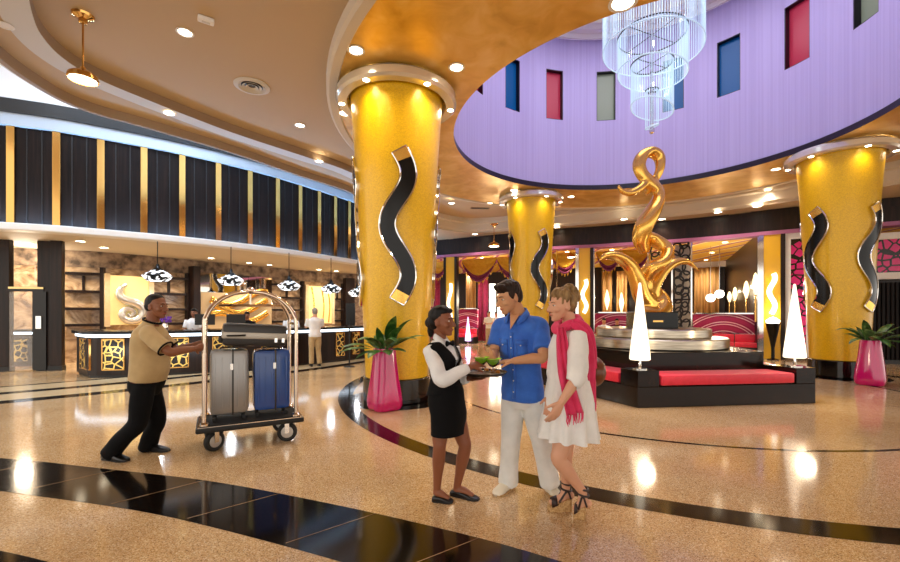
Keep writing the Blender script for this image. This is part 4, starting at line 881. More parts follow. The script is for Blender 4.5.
# ------------------------------------------------------------------ the woman in the white dress
def woman():
    base = fl(577, 512); t = thing('person', 'woman in short white dress with bright pink scarf and wedge sandals', 'person', base)
    fwd = Vector((-.93, -.36, 0)).normalized(); r = fwd.cross(Zv); k = 1.0
    pel = pj(568, 399, 3.20); neck = pj(569, 321, 3.20); hc = pj(561.5, 305.5, 3.18)
    shL, shR = pj(578, 335, 3.03), pj(563, 334, 3.30)
    elL, wrL = pj(577.5, 377, 2.88), pj(561, 403, 2.86)
    elR, wrR = pj(555, 372, 3.27), pj(551, 396, 3.19)
    Rh = head_axes(Vector((-.96, -.28, 0)), .08); kh = .97
    hipL, hipR = pj(570, 408, 3.14), pj(566, 408, 3.26)
    knL, knR = pj(558.5, 459, 3.10), pj(565, 458, 3.27); anL, anR = pj(583, 492, 3.17), pj(566, 487, 3.30)
    toL, toR = fl(573.5, 516.5), fl(548.5, 510); toL.z = .035; toR.z = .035
    b = MB(); torso(b, pel, neck, fwd, FEM, k)
    limb(b, [neck + Vector((0, 0, -.05)), neck + Vector((0, 0, .02)), hc + Rh @ Vector((0, -.025, -.05))], [.052, .049, .050])
    add_head(b, hc, Rh, kh, True)
    for s_, e_, w_ in ((shR, elR, wrR), (shL, elL, wrL)): limb(b, [s_, s_.lerp(e_, .5), e_, e_.lerp(w_, .35), w_], [.048, .043, .037, .038, .025])
    add_hand(b, wrL, pj(553.5, 417, 2.85) - wrL, Vector((-.3, .9, .1)), -1, (.18, .25, .3, .36), .98, .5)
    add_hand(b, wrR, pj(549, 408, 3.17) - wrR, Vector((-.2, -.9, .1)), 1, (.2, .25, .3, .35), .92, .5)
    for h_, n_, a_ in ((hipL, knL, anL), (hipR, knR, anR)):
        limb(b, [h_, h_.lerp(n_, .5), h_.lerp(n_, .85), n_, n_.lerp(a_, .3), n_.lerp(a_, .7), a_], [.090, .078, .062, .054, .055, .039, .032])
    for a_, t_ in ((anL, toL), (anR, toR)):
        d_ = Vector((t_.x - a_.x, t_.y - a_.y, 0)); hl = Vector((a_.x, a_.y, 0)) - d_.normalized() * .035
        limb(b, [a_, Vector((a_.x, a_.y, .105)) + d_ * .15, Vector((a_.x, a_.y, .075)) + d_ * .6, Vector((a_.x, a_.y, .055)) + d_ * .95], [.033, .034, .030, .018]); b.ell(hl + Vector((0, 0, .115)), (.03, .03, .03))
    b.build('body', 'skin_fair', t, remesh=.0055, relax=2)
    face_bits(t, hc, Rh, kh, 'hair_blond')
    hair_cap(t, hc, Rh, kh, 'hair_blond', [(0, -.030, .050, .086, .098, .088), (0, -.008, .084, .080, .086, .058), (0, -.060, .0, .074, .060, .070), (0, -.075, .105, .060, .058, .060), (.0, -.115, .07, .05, .05, .055), (-.02, .02, .105, .05, .05, .03)], rough=.013, relax=1)
    # dress: loose body flaring to a wavy hem, three-quarter sleeves
    s = MB(); rings = []
    for z_, w_, d_, y_, wv in ((.525, .085, .062, 0, 0), (.49, .150, .080, 0, 0), (.45, .166, .100, 0, 0), (.38, .164, .122, .015, 0), (.28, .152, .122, .02, .004), (.16, .166, .140, .0, .008), (.03, .190, .165, -.008, .012), (-.10, .200, .178, -.008, .016), (-.21, .212, .19, 0, .024), (-.285, .222, .20, 0, .030), (-.285, .205, .185, 0, .028), (-.20, .195, .172, 0, .02)):
        c = pel + (neck - pel) * (z_ / .58) if z_ > 0 else pel + Vector((0, 0, z_)); ring = []
        for j in range(72):
            a = 2 * PI * j / 72; q = 1 + wv / .19 * math.sin(a * 11 + .6 * math.sin(3 * a)); ring.append(c + fwd * y_ + r * math.cos(a) * w_ * q + fwd * math.sin(a) * d_ * q)
        rings.append(ring)
    s.loft(rings); do = s.build('dress', 'dress', t, angle=75)
    sl = MB()
    for s_, e_, w_ in ((shL, elL, wrL), (shR, elR, wrR)):
        m_ = MB(); limb(m_, [s_ + Vector((0, 0, .012)), s_.lerp(e_, .4), s_.lerp(e_, .85), e_.lerp(w_, .18), e_.lerp(w_, .24)], [.064, .074, .072, .060, .046]); x = m_.build('sleeve', 'dress', do, remesh=.008, relax=2); wrinkle(x, .006, 15)
    # scarf: a loop round the neck and two tails with fringe
    s = MB()
    for rr_, dz, wd in ((.076, -.005, .026), (.092, -.036, .032), (.082, -.020, .028)):
        s.tube([neck + r * math.cos(a) * rr_ * 1.08 + fwd * (math.sin(a) * rr_ + .012) + Vector((0, 0, dz - .03 * math.sin(a) + .012 * math.sin(3 * a))) for a in [2 * PI * j / 28 for j in range(29)]], wd, 9, flat=.8)
    sc_o = s.build('scarf', 'pink_cloth', t, remesh=.009, relax=3, label='bright pink fringed scarf')
    def tail(pts, wid, name):
        P = catmull(pts, 8); rows = []; n = len(P)
        for i, p in enumerate(P):
            u = i / n; dr = (P[min(i + 1, n - 1)] - P[max(i - 1, 0)]).normalized(); side = dr.cross(wid[2]).normalized(); w_ = wid[0] + (wid[1] - wid[0]) * u; rows.append([p + side * w_ * x + wid[2] * .016 * math.cos(x * 7 + u * 5) for x in [-1, -.75, -.5, -.25, 0, .25, .5, .75, 1]])
        m_ = MB(); m_.loft(rows, caps=False, closed=False); o = m_.build(name, 'pink_cloth', sc_o, solid=.010, angle=180)
        m_ = MB()
        for x in range(9):
            q = rows[-1][x]; m_.tube([q, q + Vector((.004 * math.sin(x * 3), 0, -.035)), q + Vector((.01 * math.sin(x * 5), 0, -.07))], [.006, .005, .002], 5)
        m_.build('fringe', 'pink_cloth', sc_o)
    nv = Vector((.25, -.97, 0)).normalized()
    tail([pj(572, 322, 3.08), pj(586, 333, 3.07), pj(591, 360, 3.08), pj(590, 385, 3.10), pj(589, 402, 3.10)], (.040, .062, nv), 'back_tail')
    tail([pj(561, 327, 3.06), pj(562, 343, 2.99), pj(565, 370, 2.96), pj(570, 394, 2.955), pj(575, 414, 2.95)], (.028, .060, Vector((0, -1, 0))), 'front_tail')
    for a_, t_ in ((anL, toL), (anR, toR)):
        d_ = Vector((t_.x - a_.x, t_.y - a_.y, 0)); L = d_.length; d_.normalize(); x = d_.cross(Zv); A0 = Vector((a_.x, a_.y, 0)); m_ = MB(); rings = []
        for u, w_, zt in ((-.28, .028, .098), (-.18, .040, .098), (.15, .038, .086), (.5, .044, .058), (.75, .046, .040), (.95, .036, .034), (1.05, .018, .032)):
            c = A0 + d_ * u * L; rings.append([c + x * w_, c - x * w_, c - x * w_ + Vector((0, 0, zt)), c + x * w_ + Vector((0, 0, zt))])
        m_.loft(rings); so_ = m_.build('sandal', 'cork', t, bevel=.005)
        m_ = MB(); c = A0 + d_ * L * .72
        m_.loft([[c + d_ * q * L - x * .047 + Vector((0, 0, .045 - q * .05)), c + d_ * q * L - x * .026 + Vector((0, 0, .092 - q * .05)), c + d_ * q * L + Vector((0, 0, .105 - q * .05)), c + d_ * q * L + x * .026 + Vector((0, 0, .092 - q * .05)), c + d_ * q * L + x * .047 + Vector((0, 0, .045 - q * .05))] for q in (-.17, 0, .15)], caps=False, closed=False); m_.build('toe_strap', 'sandal', so_, solid=.006, angle=180)
        m_ = MB(); hp = A0 - d_ * .02
        for zc, rr_ in ((a_.z - .015, .040), (a_.z + .03, .037)): m_.tube([Vector((a_.x, a_.y, zc)) + d_ * math.cos(q) * rr_ + x * math.sin(q) * rr_ + Vector((0, 0, .008 * math.cos(q))) for q in [2 * PI * j / 20 for j in range(21)]], .008, 6)
        for sg in (-1, 1): m_.tube([A0 - d_ * .03 + x * sg * .034 + Vector((0, 0, .10)), Vector((a_.x, a_.y, a_.z - .02)) + x * sg * .036, A0 + d_ * L * .45 + x * sg * .036 + Vector((0, 0, .075))], .008, 6, res=4)
        m_.build('ankle_strap', 'sandal', so_)
    # necklace
    m_ = MB(); m_.tube([neck + r * .055 + Vector((0, 0, -.03)), neck + r * .05 + fwd * .075 + Vector((0, 0, -.12)), neck + fwd * .125 + Vector((0, 0, -.19)), neck - r * .05 + fwd * .075 + Vector((0, 0, -.12)), neck - r * .055 + Vector((0, 0, -.03))], .005, 6, res=5); m_.build('necklace', 'brown_leather', t)
    # shoulder bag
    bg = thing('shoulder_bag', 'round brown leather bag hanging behind the woman in white', 'bag', pj(593, 371, 3.22))
    q = pj(593, 371, 3.24); m_ = MB(); m_.ell(q, (.085, .15, .115), None, 24, 16); m_.build('bag_body', 'brown_leather', bg)
    m_ = MB(); m_.tube([q + Vector((0, -.13, .05)), pj(586, 345, 3.12), pj(580, 330, 3.16), pj(586, 345, 3.3), q + Vector((0, .13, .05))], .008, 6, res=6); m_.build('strap', 'brown_leather', bg)
woman()

# ------------------------------------------------------------------ the porter
def porter():
    base = fl(135, 458); t = thing('person', 'porter in khaki shirt and black trousers pushing the luggage cart', 'person', base)
    fwd = Vector((.97, -.16, 0)).normalized(); r = fwd.cross(Zv); k = 1.0
    pel = pj(146, 384, 4.54); neck = pj(152, 321, 4.52); hc = pj(157, 306.5, 4.51)
    shR, shL = pj(148, 335, 4.34), pj(156, 334, 4.72)
    elR, wrR = pj(170, 352, 4.32), pj(195, 348.5, 4.50)
    elL, wrL = pj(176, 350, 4.80), pj(194, 345, 4.74)
    Rh = head_axes(Vector((.99, -.14, 0)), .04); kh = 1.04
    hipR, hipL = pj(144, 388, 4.45), pj(150, 388, 4.63); knR, knL = pj(137, 424, 4.42), pj(157, 420, 4.68); anR, anL = pj(109, 452, 4.44), pj(147, 446, 4.74)
    toR, toL = fl(128, 461.5), fl(169, 451.5)
    b = MB(); torso(b, pel, neck, fwd, STOUT, k)
    limb(b, [neck + Vector((0, 0, -.05)), neck + Vector((.01, 0, .02)), hc + Rh @ Vector((0, -.03, -.05))], [.070, .064, .064])
    add_head(b, hc, Rh, kh)
    for s_, e_, w_ in ((shR, elR, wrR), (shL, elL, wrL)): limb(b, [s_, s_.lerp(e_, .5), e_, e_.lerp(w_, .35), w_], [.058, .052, .045, .046, .030])
    add_hand(b, wrR, pj(203, 347, 4.60) - wrR, Vector((-.1, .9, .1)), -1, (.6, .7, .7, .7), 1.05, .8)
    add_hand(b, wrL, pj(202, 344, 4.76) - wrL, Vector((.2, -.9, 0)), 1, (.6, .7, .7, .7), 1.05, .8)
    for h_, n_, a_ in ((hipR, knR, anR), (hipL, knL, anL)): limb(b, [h_, h_.lerp(n_, .5), n_, n_.lerp(a_, .4), a_], [.09, .08, .058, .056, .04])
    b.build('body', 'skin_brown', t, remesh=.006, relax=2)
    face_bits(t, hc, Rh, kh, 'hair_black')
    hair_cap(t, hc, Rh, kh, 'hair_black', [(0, -.028, .042, .080, .096, .088), (0, -.020, .078, .0765, .080, .054), (0, -.060, .0, .0725, .060, .074)], rough=.001)
    s = MB(); torso(s, pel, neck, fwd, STOUT, k, .016, t0=-.02, t1=.63)
    for s_, e_ in ((shR, elR), (shL, elL)): limb(s, [s_ + (neck - s_) * .5 + Vector((0, 0, -.02)), s_ + (neck - s_) * .08, s_.lerp(e_, .45), s_.lerp(e_, .80)], [.06, .080, .082, .080])
    so = s.build('shirt', 'khaki', t, remesh=.009, relax=3); wrinkle(so, .007, 9)
    c = MB(); nb = neck + Vector((0, 0, -.010)); c.tube([nb + r * math.cos(a) * .080 + fwd * (math.sin(a) * .078 + .004) + Vector((0, 0, .012 - .03 * math.sin(a))) for a in [2 * PI * j / 28 for j in range(29)]], .011, 8); c.build('collar', 'black_cloth', so)
    for s_, e_ in ((shR, elR), (shL, elL)):
        d_ = (e_ - s_).normalized(); p = s_.lerp(e_, .80); x = d_.orthogonal().normalized(); y = d_.cross(x); c = MB(); c.tube([p + x * math.cos(a) * .080 + y * math.sin(a) * .080 for a in [2 * PI * j / 24 for j in range(25)]], .009, 6); c.build('cuff_trim', 'black_cloth', so)
    tr = MB(); torso(tr, pel, neck, fwd, STOUT, k, .012, t1=.10)
    for h_, n_, a_ in ((hipR, knR, anR), (hipL, knL, anL)): limb(tr, [h_ + Vector((0, 0, .03)), h_.lerp(n_, .45), n_, n_.lerp(a_, .5), a_ + Vector((0, 0, -.03))], [.108, .104, .090, .088, .094])
    to = tr.build('trousers', 'black_cloth', t, remesh=.011, relax=3); wrinkle(to, .007, 9, .5)
    for a_, t_ in ((anR, toR), (anL, toL)): m_ = MB(); shoe(m_, a_, t_, h=.085, wid=.05); so_ = m_.build('shoe', 'leather', t); m_ = MB(); heel_sole(m_, a_, t_, .052); m_.build('sole', 'rubber', so_)
porter()

# ------------------------------------------------------------------ people farther away
def far_person(name_label, foot, height, fwd, skin, hairm, top, legs, arms='down', crop=False, vox=.014, long_hair=False, bun=False, sit=False):
    foot = Vector(foot); s = height / 1.78; fwd = Vector((fwd[0], fwd[1], 0)).normalized(); r = fwd.cross(Zv)
    dz = -.36 if sit else 0
    t = thing('person', name_label, 'person', foot); P = lambda x, y, z: foot + r * x * s + fwd * y * s + Vector((0, 0, (z + (dz if z > .85 else 0)) * s))
    pel, neck, hc = P(0, 0, .93), P(0, 0, 1.52), P(0, .03, 1.645); Rh = head_axes(fwd, .1)
    b = MB(); torso(b, pel, neck, fwd, MALE, s * .96)
    limb(b, [neck + Vector((0, 0, -.05)), hc + Rh @ Vector((0, -.03, -.05))], [.06, .058]); add_head(b, hc, Rh, s)
    arm = {'down': ((.23, 0, 1.15), (.25, .06, .90)), 'desk': ((.24, .06, 1.18), (.12, .34, 1.14)), 'up': ((.24, .10, 1.20), (.10, .22, 1.42))}[arms]
    joints = []
    for sg in (-1, 1):
        a_, e_, w_ = P(sg * .185, 0, 1.43), P(sg * arm[0][0], arm[0][1], arm[0][2]), P(sg * arm[1][0], arm[1][1], arm[1][2]); joints.append((a_, e_, w_))
        limb(b, [a_, e_, w_], [.055 * s, .042 * s, .03 * s]); add_hand(b, w_, (w_ - e_), -r * sg, sg, (.4,) * 4, s)
    lg = []
    for sg in (-1, 1):
        if sit: h_, n_, a_ = P(sg * .09, 0, .92), P(sg * .11, .44, .54), P(sg * .11, .46, .09)
        else: h_, n_, a_ = P(sg * .09, 0, .90), P(sg * .10, .02, .50), P(sg * .10 + (.03 if sg > 0 else 0), -.02 * sg, .09); lg.append((h_, n_, a_)); limb(b, [h_, n_, a_], [.085 * s, .055 * s, .04 * s])
    b.build('body', skin, t, remesh=vox * .7, relax=1); face_bits(t, hc, Rh, s, hairm)
    shp = list(SHORT) + ([(0, -.06, -.09, .08, .05, .12)] if long_hair else []) + ([(0, -.10, .06, .05, .05, .05)] if bun else [])
    hair_cap(t, hc, Rh, s, hairm, shp, vox=.012)
    m_ = MB(); torso(m_, pel, neck, fwd, MALE, s * .96, .022, t0=-.05, t1=.60)
    for a_, e_, w_ in joints: limb(m_, [a_, a_.lerp(e_, .5), a_.lerp(e_, .9)], [.08 * s, .074 * s, .07 * s])
    wrinkle(m_.build('shirt', top, t, remesh=vox, relax=2), .006, 10)
    m_ = MB(); torso(m_, pel, neck, fwd, MALE, s * .96, .012, t1=.13)
    for h_, n_, a_ in lg: limb(m_, [h_, h_.lerp(n_, .5), n_, a_], [.1 * s, .095 * s, .078 * s, .075 * s])
    m_.build('trousers', legs, t, remesh=vox, relax=2)
    for h_, n_, a_ in lg:
        m_ = MB(); tp = Vector((a_.x, a_.y, foot.z)) + fwd * .19 * s; shoe(m_, a_, tp); m_.build('shoe', 'leather', t)
    return t
far_person('guest in white shirt and khaki trousers standing at the reception counter', fl(315, 366.5), 1.68, (-.5, .9), 'skin_fair', 'hair_grey', 'white_cloth', 'beige_cloth', 'up')
# ================================================================== RECEPTION
def solid_sweep(mb, path, prof):
    path = [Vector((p[0], p[1], 0)) for p in path]; N = len(path); rows = []
    for i, p in enumerate(path):
        d = (path[min(i + 1, N - 1)] - path[max(i - 1, 0)]).normalized(); nrm = Vector((d.y, -d.x, 0)); rows.append([p + nrm * o + Vector((0, 0, z)) for o, z in prof])
    mb.loft(rows, True, True)
def plan_box(mb, poly, px0, px1, z0, z1, th, off=0.):
    p0, p1 = hit(px0, poly)[0], hit(px1, poly)[0]; c = (p0 + p1) / 2; t = p1 - p0; nr = Vector((t.y, -t.x, 0)).normalized(); c = c + nr * off
    mb.box(c + Vector((0, 0, (z0 + z1) / 2)), (t.length, th, z1 - z0), math.atan2(t.y, t.x)); return c, math.atan2(t.y, t.x), t.length, nr
def zy(py, D): return CH + (HY - py) * D / F
CT = [Vector((-9.75, 11.15, 0)), Vector((-9.4, 10.7, 0)), Vector((-8.55, 10.02, 0)), Vector((-8.30, 9.98, 0))] + catmull([(-8.1, 10.0), (-7.64, 10.1), (-6.66, 10.52), (-5.53, 11.3), (-4.33, 12.4), (-3.22, 13.75), (-2.0, 15.9), (-1.3, 17.6)], 4)
rc = thing('reception_counter', 'long curved dark reception counter with gold lattice panels and a lit edge', 'counter', (-6.0, 11.5, 0))
mb = MB(); solid_sweep(mb, CT, [(0, .06), (0, 1.02), (-.55, 1.02), (-.55, .06)]); mb.build('counter_front', 'wood', rc, smooth=False)
mb = MB(); solid_sweep(mb, CT, [(-.05, 0), (-.05, .07), (-.5, .07), (-.5, 0)]); mb.build('plinth', 'black', rc, smooth=False)
mb = MB(); solid_sweep(mb, CT, [(.10, 1.03), (.10, 1.10), (-.60, 1.10), (-.60, 1.03)]); mb.build('counter_top', 'black_gloss', rc, smooth=False, bevel=.01)
mb = MB(); mb.sweep(CT, [(.012, .955), (.03, .965), (.03, 1.01), (.012, 1.025)]); mb.build('lit_edge', 'led', rc, smooth=False)
for a, b in ((81, 90), (103, 124), (170, 188), (213, 232), (262, 280), (336, 343.5), (352, 359)):
    mb = MB(); c, rz, L, nr = plan_box(mb, CT, a, b, .20, .90, .03, .006); p = mb.build('lattice_panel', 'gold_lattice', rc, smooth=False)
    mb = MB()
    for zz in (.19, .91): mb.box(c + Vector((0, 0, zz)), (L + .04, .045, .025), rz)
    for sx in (-1, 1): mb.box(c + Vector((math.cos(rz), math.sin(rz), 0)) * sx * (L / 2 + .008) + Vector((0, 0, .55)), (.025, .045, .74), rz)
    mb.build('panel_frame', 'brass', p, smooth=False)
light('counter_glow', 'AREA', (-7.0, 9.9, .6), 6, COOL, rc, size=2.5, sizey=.3, rot=(math.radians(60), 0, math.radians(20)))
# pilasters and the doorway at the far left
LP = [Vector((-14.5, 10.6, 0)), Vector((-11.2, 11.25, 0)), Vector((-8, 12.2, 0))]
for (a, b, off, lab) in ((-14, 11.5, 0, 'dark wood pillar at the left edge of the reception'), (39, 56, .0, 'wide dark wood pillar at the left end of the marble shelves'), (54.5, 66, .12, 'slim dark wood pillar beside the wide one, next to the marble shelves')):
    t = thing('wood_pillar', lab, 'pillar', hit((a + b) / 2, LP)[0]); mb = MB(); c, rz, L, nr = plan_box(mb, LP, a, b, .12, 3.45, .16, off); mb.build('shaft', 'wood', t, smooth=False, bevel=.01)
    mb = MB(); mb.box(c + Vector((0, 0, .06)), (L + .03, .19, .12), rz); mb.build('base', 'black', t, smooth=False)
t = thing('door_lintel', 'dark lintel with a lit ledge across the doorway left of the reception', 'lintel', hit(26, LP)[0] + Vector((0, 0, 2.1))); mb = MB(); c, rz, L, nr = plan_box(mb, LP, 11.5, 46, 2.10, 2.22, .2); mb.build('beam', 'black', t, smooth=False); mb = MB(); mb.box(c + nr * .11 + Vector((0, 0, 2.19)), (L, .02, .05), rz); mb.build('lit_ledge', 'lit_gold', t, smooth=False)
t = thing('glass_door', 'dark framed door with a pale pull handle left of the reception', 'door', hit(42, LP)[0]); mb = MB(); c, rz, L, nr = plan_box(mb, LP, 35.5, 49, .02, 2.10, .06, .1); mb.build('door_leaf', 'black', t, smooth=False); mb = MB(); mb.box(c + nr * .05 + Vector((0, 0, 1.28)), (.12, .04, .34), rz); mb.build('handle', 'chrome', t, smooth=False, bevel=.008)
t = thing('glass_door', 'clear glass door panel in the doorway at the far left', 'door', hit(22, LP)[0]); mb = MB(); c, rz, L, nr = plan_box(mb, LP, 12, 35.5, .02, 2.08, .02, .08); mb.build('door_leaf', 'pane', t, smooth=False)
DK = offset(LP, -.9)
t = thing('side_desk', 'small dark desk with a gold lattice front seen through the doorway', 'desk', hit(26, DK)[0]); mb = MB(); c, rz, L, nr = plan_box(mb, DK, 15, 40, .05, 1.0, .5, 0); mb.build('body', 'wood', t, smooth=False)
mb = MB(); mb.box(c + Vector((0, 0, 1.04)), (L + .1, .62, .06), rz); mb.build('desk_top', 'black_gloss', t, smooth=False); mb = MB(); mb.box(c + nr * .265 + Vector((0, 0, .97)), (L, .02, .06), rz); mb.build('lit_edge', 'led', t, smooth=False)
mb = MB(); mb.box(c + nr * .265 + Vector((0, 0, .5)), (.34, .02, .62), rz); mb.build('lattice_panel', 'gold_lattice', t, smooth=False)
PW = offset(LP, -1.7)
mb = MB(); plan_box(mb, PW, 8, 36, .0, 3.45, .05); w_ = mb.build('wall_side_room', mat('rose_wall', '#b89a92', .6), smooth=False); struct(w_)
light('side_room_lamp', 'POINT', hit(24, offset(LP, -.9))[0] + Vector((0, 0, 3.0)), 60, WARM, None, .15)
t = thing('magenta_board', 'magenta panel low on the wall seen through the doorway', 'panel', hit(17, PW)[0]); mb = MB(); plan_box(mb, PW, 11, 20, .05, 1.15, .05, .06); mb.build('board', 'maroon', t, smooth=False)
# stone shelves on the back wall
def shelf_unit(a, b, label, zs=(1.12, 1.62, 2.15, 2.7), posts=True):
    t = thing('wall_shelf', label, 'shelf', hit((a + b) / 2, BW)[0])
    for z in zs: mb = MB(); c, rz, L, nr = plan_box(mb, BW, a, b, z, z + .08, .22, .11); mb.build('shelf_board', 'wood', t, smooth=False)
    mid = MB(); mid.box(c + nr * -.05 + Vector((0, 0, 2.43)), (.06, .10, .5), rz); mid.build('upright', 'wood', t, smooth=False)
    if posts:
        for s in (1,): mb = MB(); mb.box(c + Vector((math.cos(rz), math.sin(rz), 0)) * s * (L / 2 + .04) + Vector((0, 0, 1.48)), (.10, .24, 2.94), rz); mb.build('side_post', 'wood', t, smooth=False)
shelf_unit(66, 102, 'dark shelves on marble between the wood pillar and the swirl panel')
shelf_unit(150, 185, 'dark shelves on marble behind the porter, beside the swirl panel')
shelf_unit(271, 300, 'dark shelves on marble behind the right side of the luggage cart')
shelf_unit(332, 341, 'narrow dark shelves on marble behind the guest in khaki trousers')
for (a, b, lab) in ((187, 194, 'dark wood post of the back wall between shelves and gold wave mural'), (342, 350.5, 'dark wood post of the back wall beside the big column')):
    t = thing('wood_post', lab, 'post', hit((a + b) / 2, BW)[0]); mb = MB(); plan_box(mb, BW, a, b, 0, 3.2, .4, .3); mb.build('shaft', 'wood', t, smooth=False, bevel=.01)
def gold_panel(a, b, z0, z1, label, kind):
    t = thing('lit_wall_panel', label, 'wall panel', hit((a + b) / 2, BW)[0] + Vector((0, 0, z0)))
    mb = MB(); c, rz, L, nr = plan_box(mb, BW, a, b, z0, z1, .10, .22); mb.build('panel', 'lit_gold', t, smooth=False)
    mb = MB(); ux = Vector((math.cos(rz), math.sin(rz), 0))
    for s in (-1, 1): mb = MB(); mb.box(c + ux * s * (L / 2 + .05) + nr * .02 + Vector((0, 0, (z0 + z1) / 2)), (.14, .14, z1 - z0 + .1), rz); mb.build('side_frame', 'white_stone', t, smooth=False)
    return t, c + nr * .06, ux, nr, L
t, c, ux, nr, L = gold_panel(107, 147, 1.15, 2.72, 'lit gold wall panel with a silver swirl behind the porter', 'swirl')
ctr_ = c + Vector((0, 0, 1.92)) + nr * .10; pts = []
for px_, py_, r_ in ((123, 286, 2.0), (117.5, 290, 3.2), (116.5, 298, 4.4), (122, 304, 5.2), (131, 307, 5.6), (138.5, 313, 5.6), (139, 322, 5.2), (132.5, 328.5, 4.6), (123.5, 328, 4.2), (118.5, 321.5, 3.8), (121.5, 315.5, 3.4), (127.5, 315, 3.0), (130.5, 319.5, 2.6), (127.5, 323, 2.2), (124.5, 320.5, 1.6)):
    pts.append((ctr_ + ux * ((px_ - 127.5) / 40 * L) + Vector((0, 0, -(py_ - 305) / 40 * L * 1.0)), r_ / 40 * L))
sw = thing('swirl_relief', 'silver spiral relief mounted on the lit gold panel behind the porter', 'wall art', ctr_)
mb = MB(); mb.tube([p for p, r_ in pts], [r_ for p, r_ in pts], 12, res=6); mb.build('spiral', mat('pearl_silver', '#e4dfd6', .22, metal=.7), sw)
t, c, ux, nr, L = gold_panel(305, 329, 1.05, 2.75, 'lit gold wall panel above the guest in khaki trousers', 'plain')
mb = MB()
for k in (-.3, .1, .35): mb.tube([c + ux * L * k + Vector((0, 0, 1.1)), c + ux * L * (k + .05) + Vector((0, 0, 1.9)), c + ux * L * (k - .05) + Vector((0, 0, 2.7))], .03, 6, res=4)
mb.build('relief_line', 'goldmetal', t)
# wave mural behind the cart
t = thing('wave_mural', 'pale mural of flowing gold waves behind the luggage cart', 'wall art', hit(232, BW)[0] + Vector((0, 0, 1.0)))
mb = MB(); c, rz, L, nr = plan_box(mb, BW, 196, 268, .9, 3.0, .08, .25); ux = Vector((math.cos(rz), math.sin(rz), 0)); mb.build('board', 'mirror', t, smooth=False)
mb = MB(); mb.box(c + nr * .05 + Vector((0, 0, 1.62)), (L * .98, .03, 1.35), rz); mb.build('backing', mat('pale_gold_backing', '#c9b088', .5), t, smooth=False)
for k, z in enumerate((1.25, 1.6, 1.95)):
    mb = MB(); mb.tube([c + nr * .09 + ux * L * (x - .5) + Vector((0, 0, z + .22 * math.sin(x * 7 + k) + .28 * x)) for x in [i / 24 for i in range(3, 23)]], .06, 8, flat=2.0); mb.build('wave', 'goldmetal', t)
# patterned pendants over the counter
m = M['pend'] = mat('patterned_shade', '#ffffff', .3); mp = coord(m); n_ = nd(m, 'ShaderNodeTexNoise', in_Scale=5.5, in_Detail=1.0, in_Distortion=1.5); ln(m, mp, 'Vector', n_, 'Vector')
r_ = ramp(m, [(0, '#101416'), (.47, '#101416'), (.5, '#f2f8ff')], 'CONSTANT'); ln(m, n_, 'Fac', r_, 'Fac'); ln(m, r_, 'Color', bsdf(m), 'Base Color'); ln(m, r_, 'Color', bsdf(m), 'Emission Color'); bsdf(m).inputs['Emission Strength'].default_value = .8
for px, py, D, lab in ((157.5, 275, 11.4, 'first black and white patterned pendant lamp, above the porter'), (231, 279.5, 12.4, 'black and white patterned pendant lamp over the luggage cart top'), (289, 285, 13.6, 'black and white patterned pendant lamp right of the luggage cart'), (331, 288, 14.9, 'black and white patterned pendant lamp over the guest in khaki trousers'), (357, 292, 16.4, 'patterned pendant lamp half hidden behind the big column')):
    p = pj(px, py, D); t = thing('pendant_lamp', lab, 'pendant lamp', p); q = Vector((p.x, p.y, 0)); z = p.z
    mb = MB(); mb.lathe([(.16, z + .12), (.36, z - .02), (.30, z - .10), (.24, z - .16), (.22, z - .16), (.28, z - .08)], q, 28, caps=False); mb.build('lamp_shade', 'pend', t)
    mb = MB(); mb.lathe([(.012, 3.46), (.012, z + .30), (.03, z + .30), (.06, z + .2), (.16, z + .12), (.15, z + .11), (.001, z + .15)], q, 16, caps=False); mb.build('stem', 'black_gloss', t)
    light('pendant_bulb', 'POINT', p + Vector((0, 0, -.2)), 18, (.9, .95, 1), t, .08)
for px, e in ((22, 120), (84, 170), (126, 150), (168, 170), (232, 190), (284, 170), (318, 190), (338, 90)):  # unseen spots added to brighten the marble back wall
    q, tt = hit(px, BW); nrm = Vector((tt.y, -tt.x, 0)); light('wall_fill_spot', 'SPOT', q + nrm * .9 + Vector((0, 0, 3.42)), e, WARM, None, .1, spot=1.9, rot=(math.radians(18) * 0, 0, 0))
# small things on the counter
def on_ct(px, back=.3): 
    p, tt = hit(px, offset(CT, -back)); return p + Vector((0, 0, 1.10))
def monitor(px, label):
    p = on_ct(px); t = thing('monitor', label, 'monitor', p); rz = .5
    mb = MB(); mb.box(p + Vector((0, 0, .26)), (.46, .03, .28), rz); mb.build('screen', 'black', t, smooth=False, bevel=.006); mb = MB(); mb.box(p + Vector((0, .02, .01)), (.2, .15, .02), rz); mb.box(p + Vector((0, .02, .08)), (.04, .03, .14), rz); mb.build('stand', 'black', t, smooth=False)
monitor(236, 'black computer monitor on the counter behind the flat case on the cart'); monitor(205, 'black computer monitor on the counter behind the near cart post')
p = on_ct(165); t = thing('flower_vase', 'small vase of purple flowers on the counter beside the porter', 'flowers', p)
mb = MB(); mb.lathe([(.001, 0), (.06, 0), (.075, .08), (.05, .16), (.055, .18)], p, 20, caps=False); mb.build('vase', 'chrome', t); mb = MB()
for i in range(26): a = i * 2.4; mb.ell(p + Vector((math.cos(a) * .16 * ((i % 5) / 5 + .2), math.sin(a) * .10, .22 + .05 * (i % 3))), (.035, .035, .03), None, 6, 5)
mb.build('blossom', mat('purple_petal', '#7a3fb0', .6), t)
s = hit(349.5, [Vector((-6, 12.1, 0)), Vector((0, 12.1, 0))])[0]; t = thing('sign_stand', 'slim dark sign stand between the reception and the big column', 'sign stand', s)
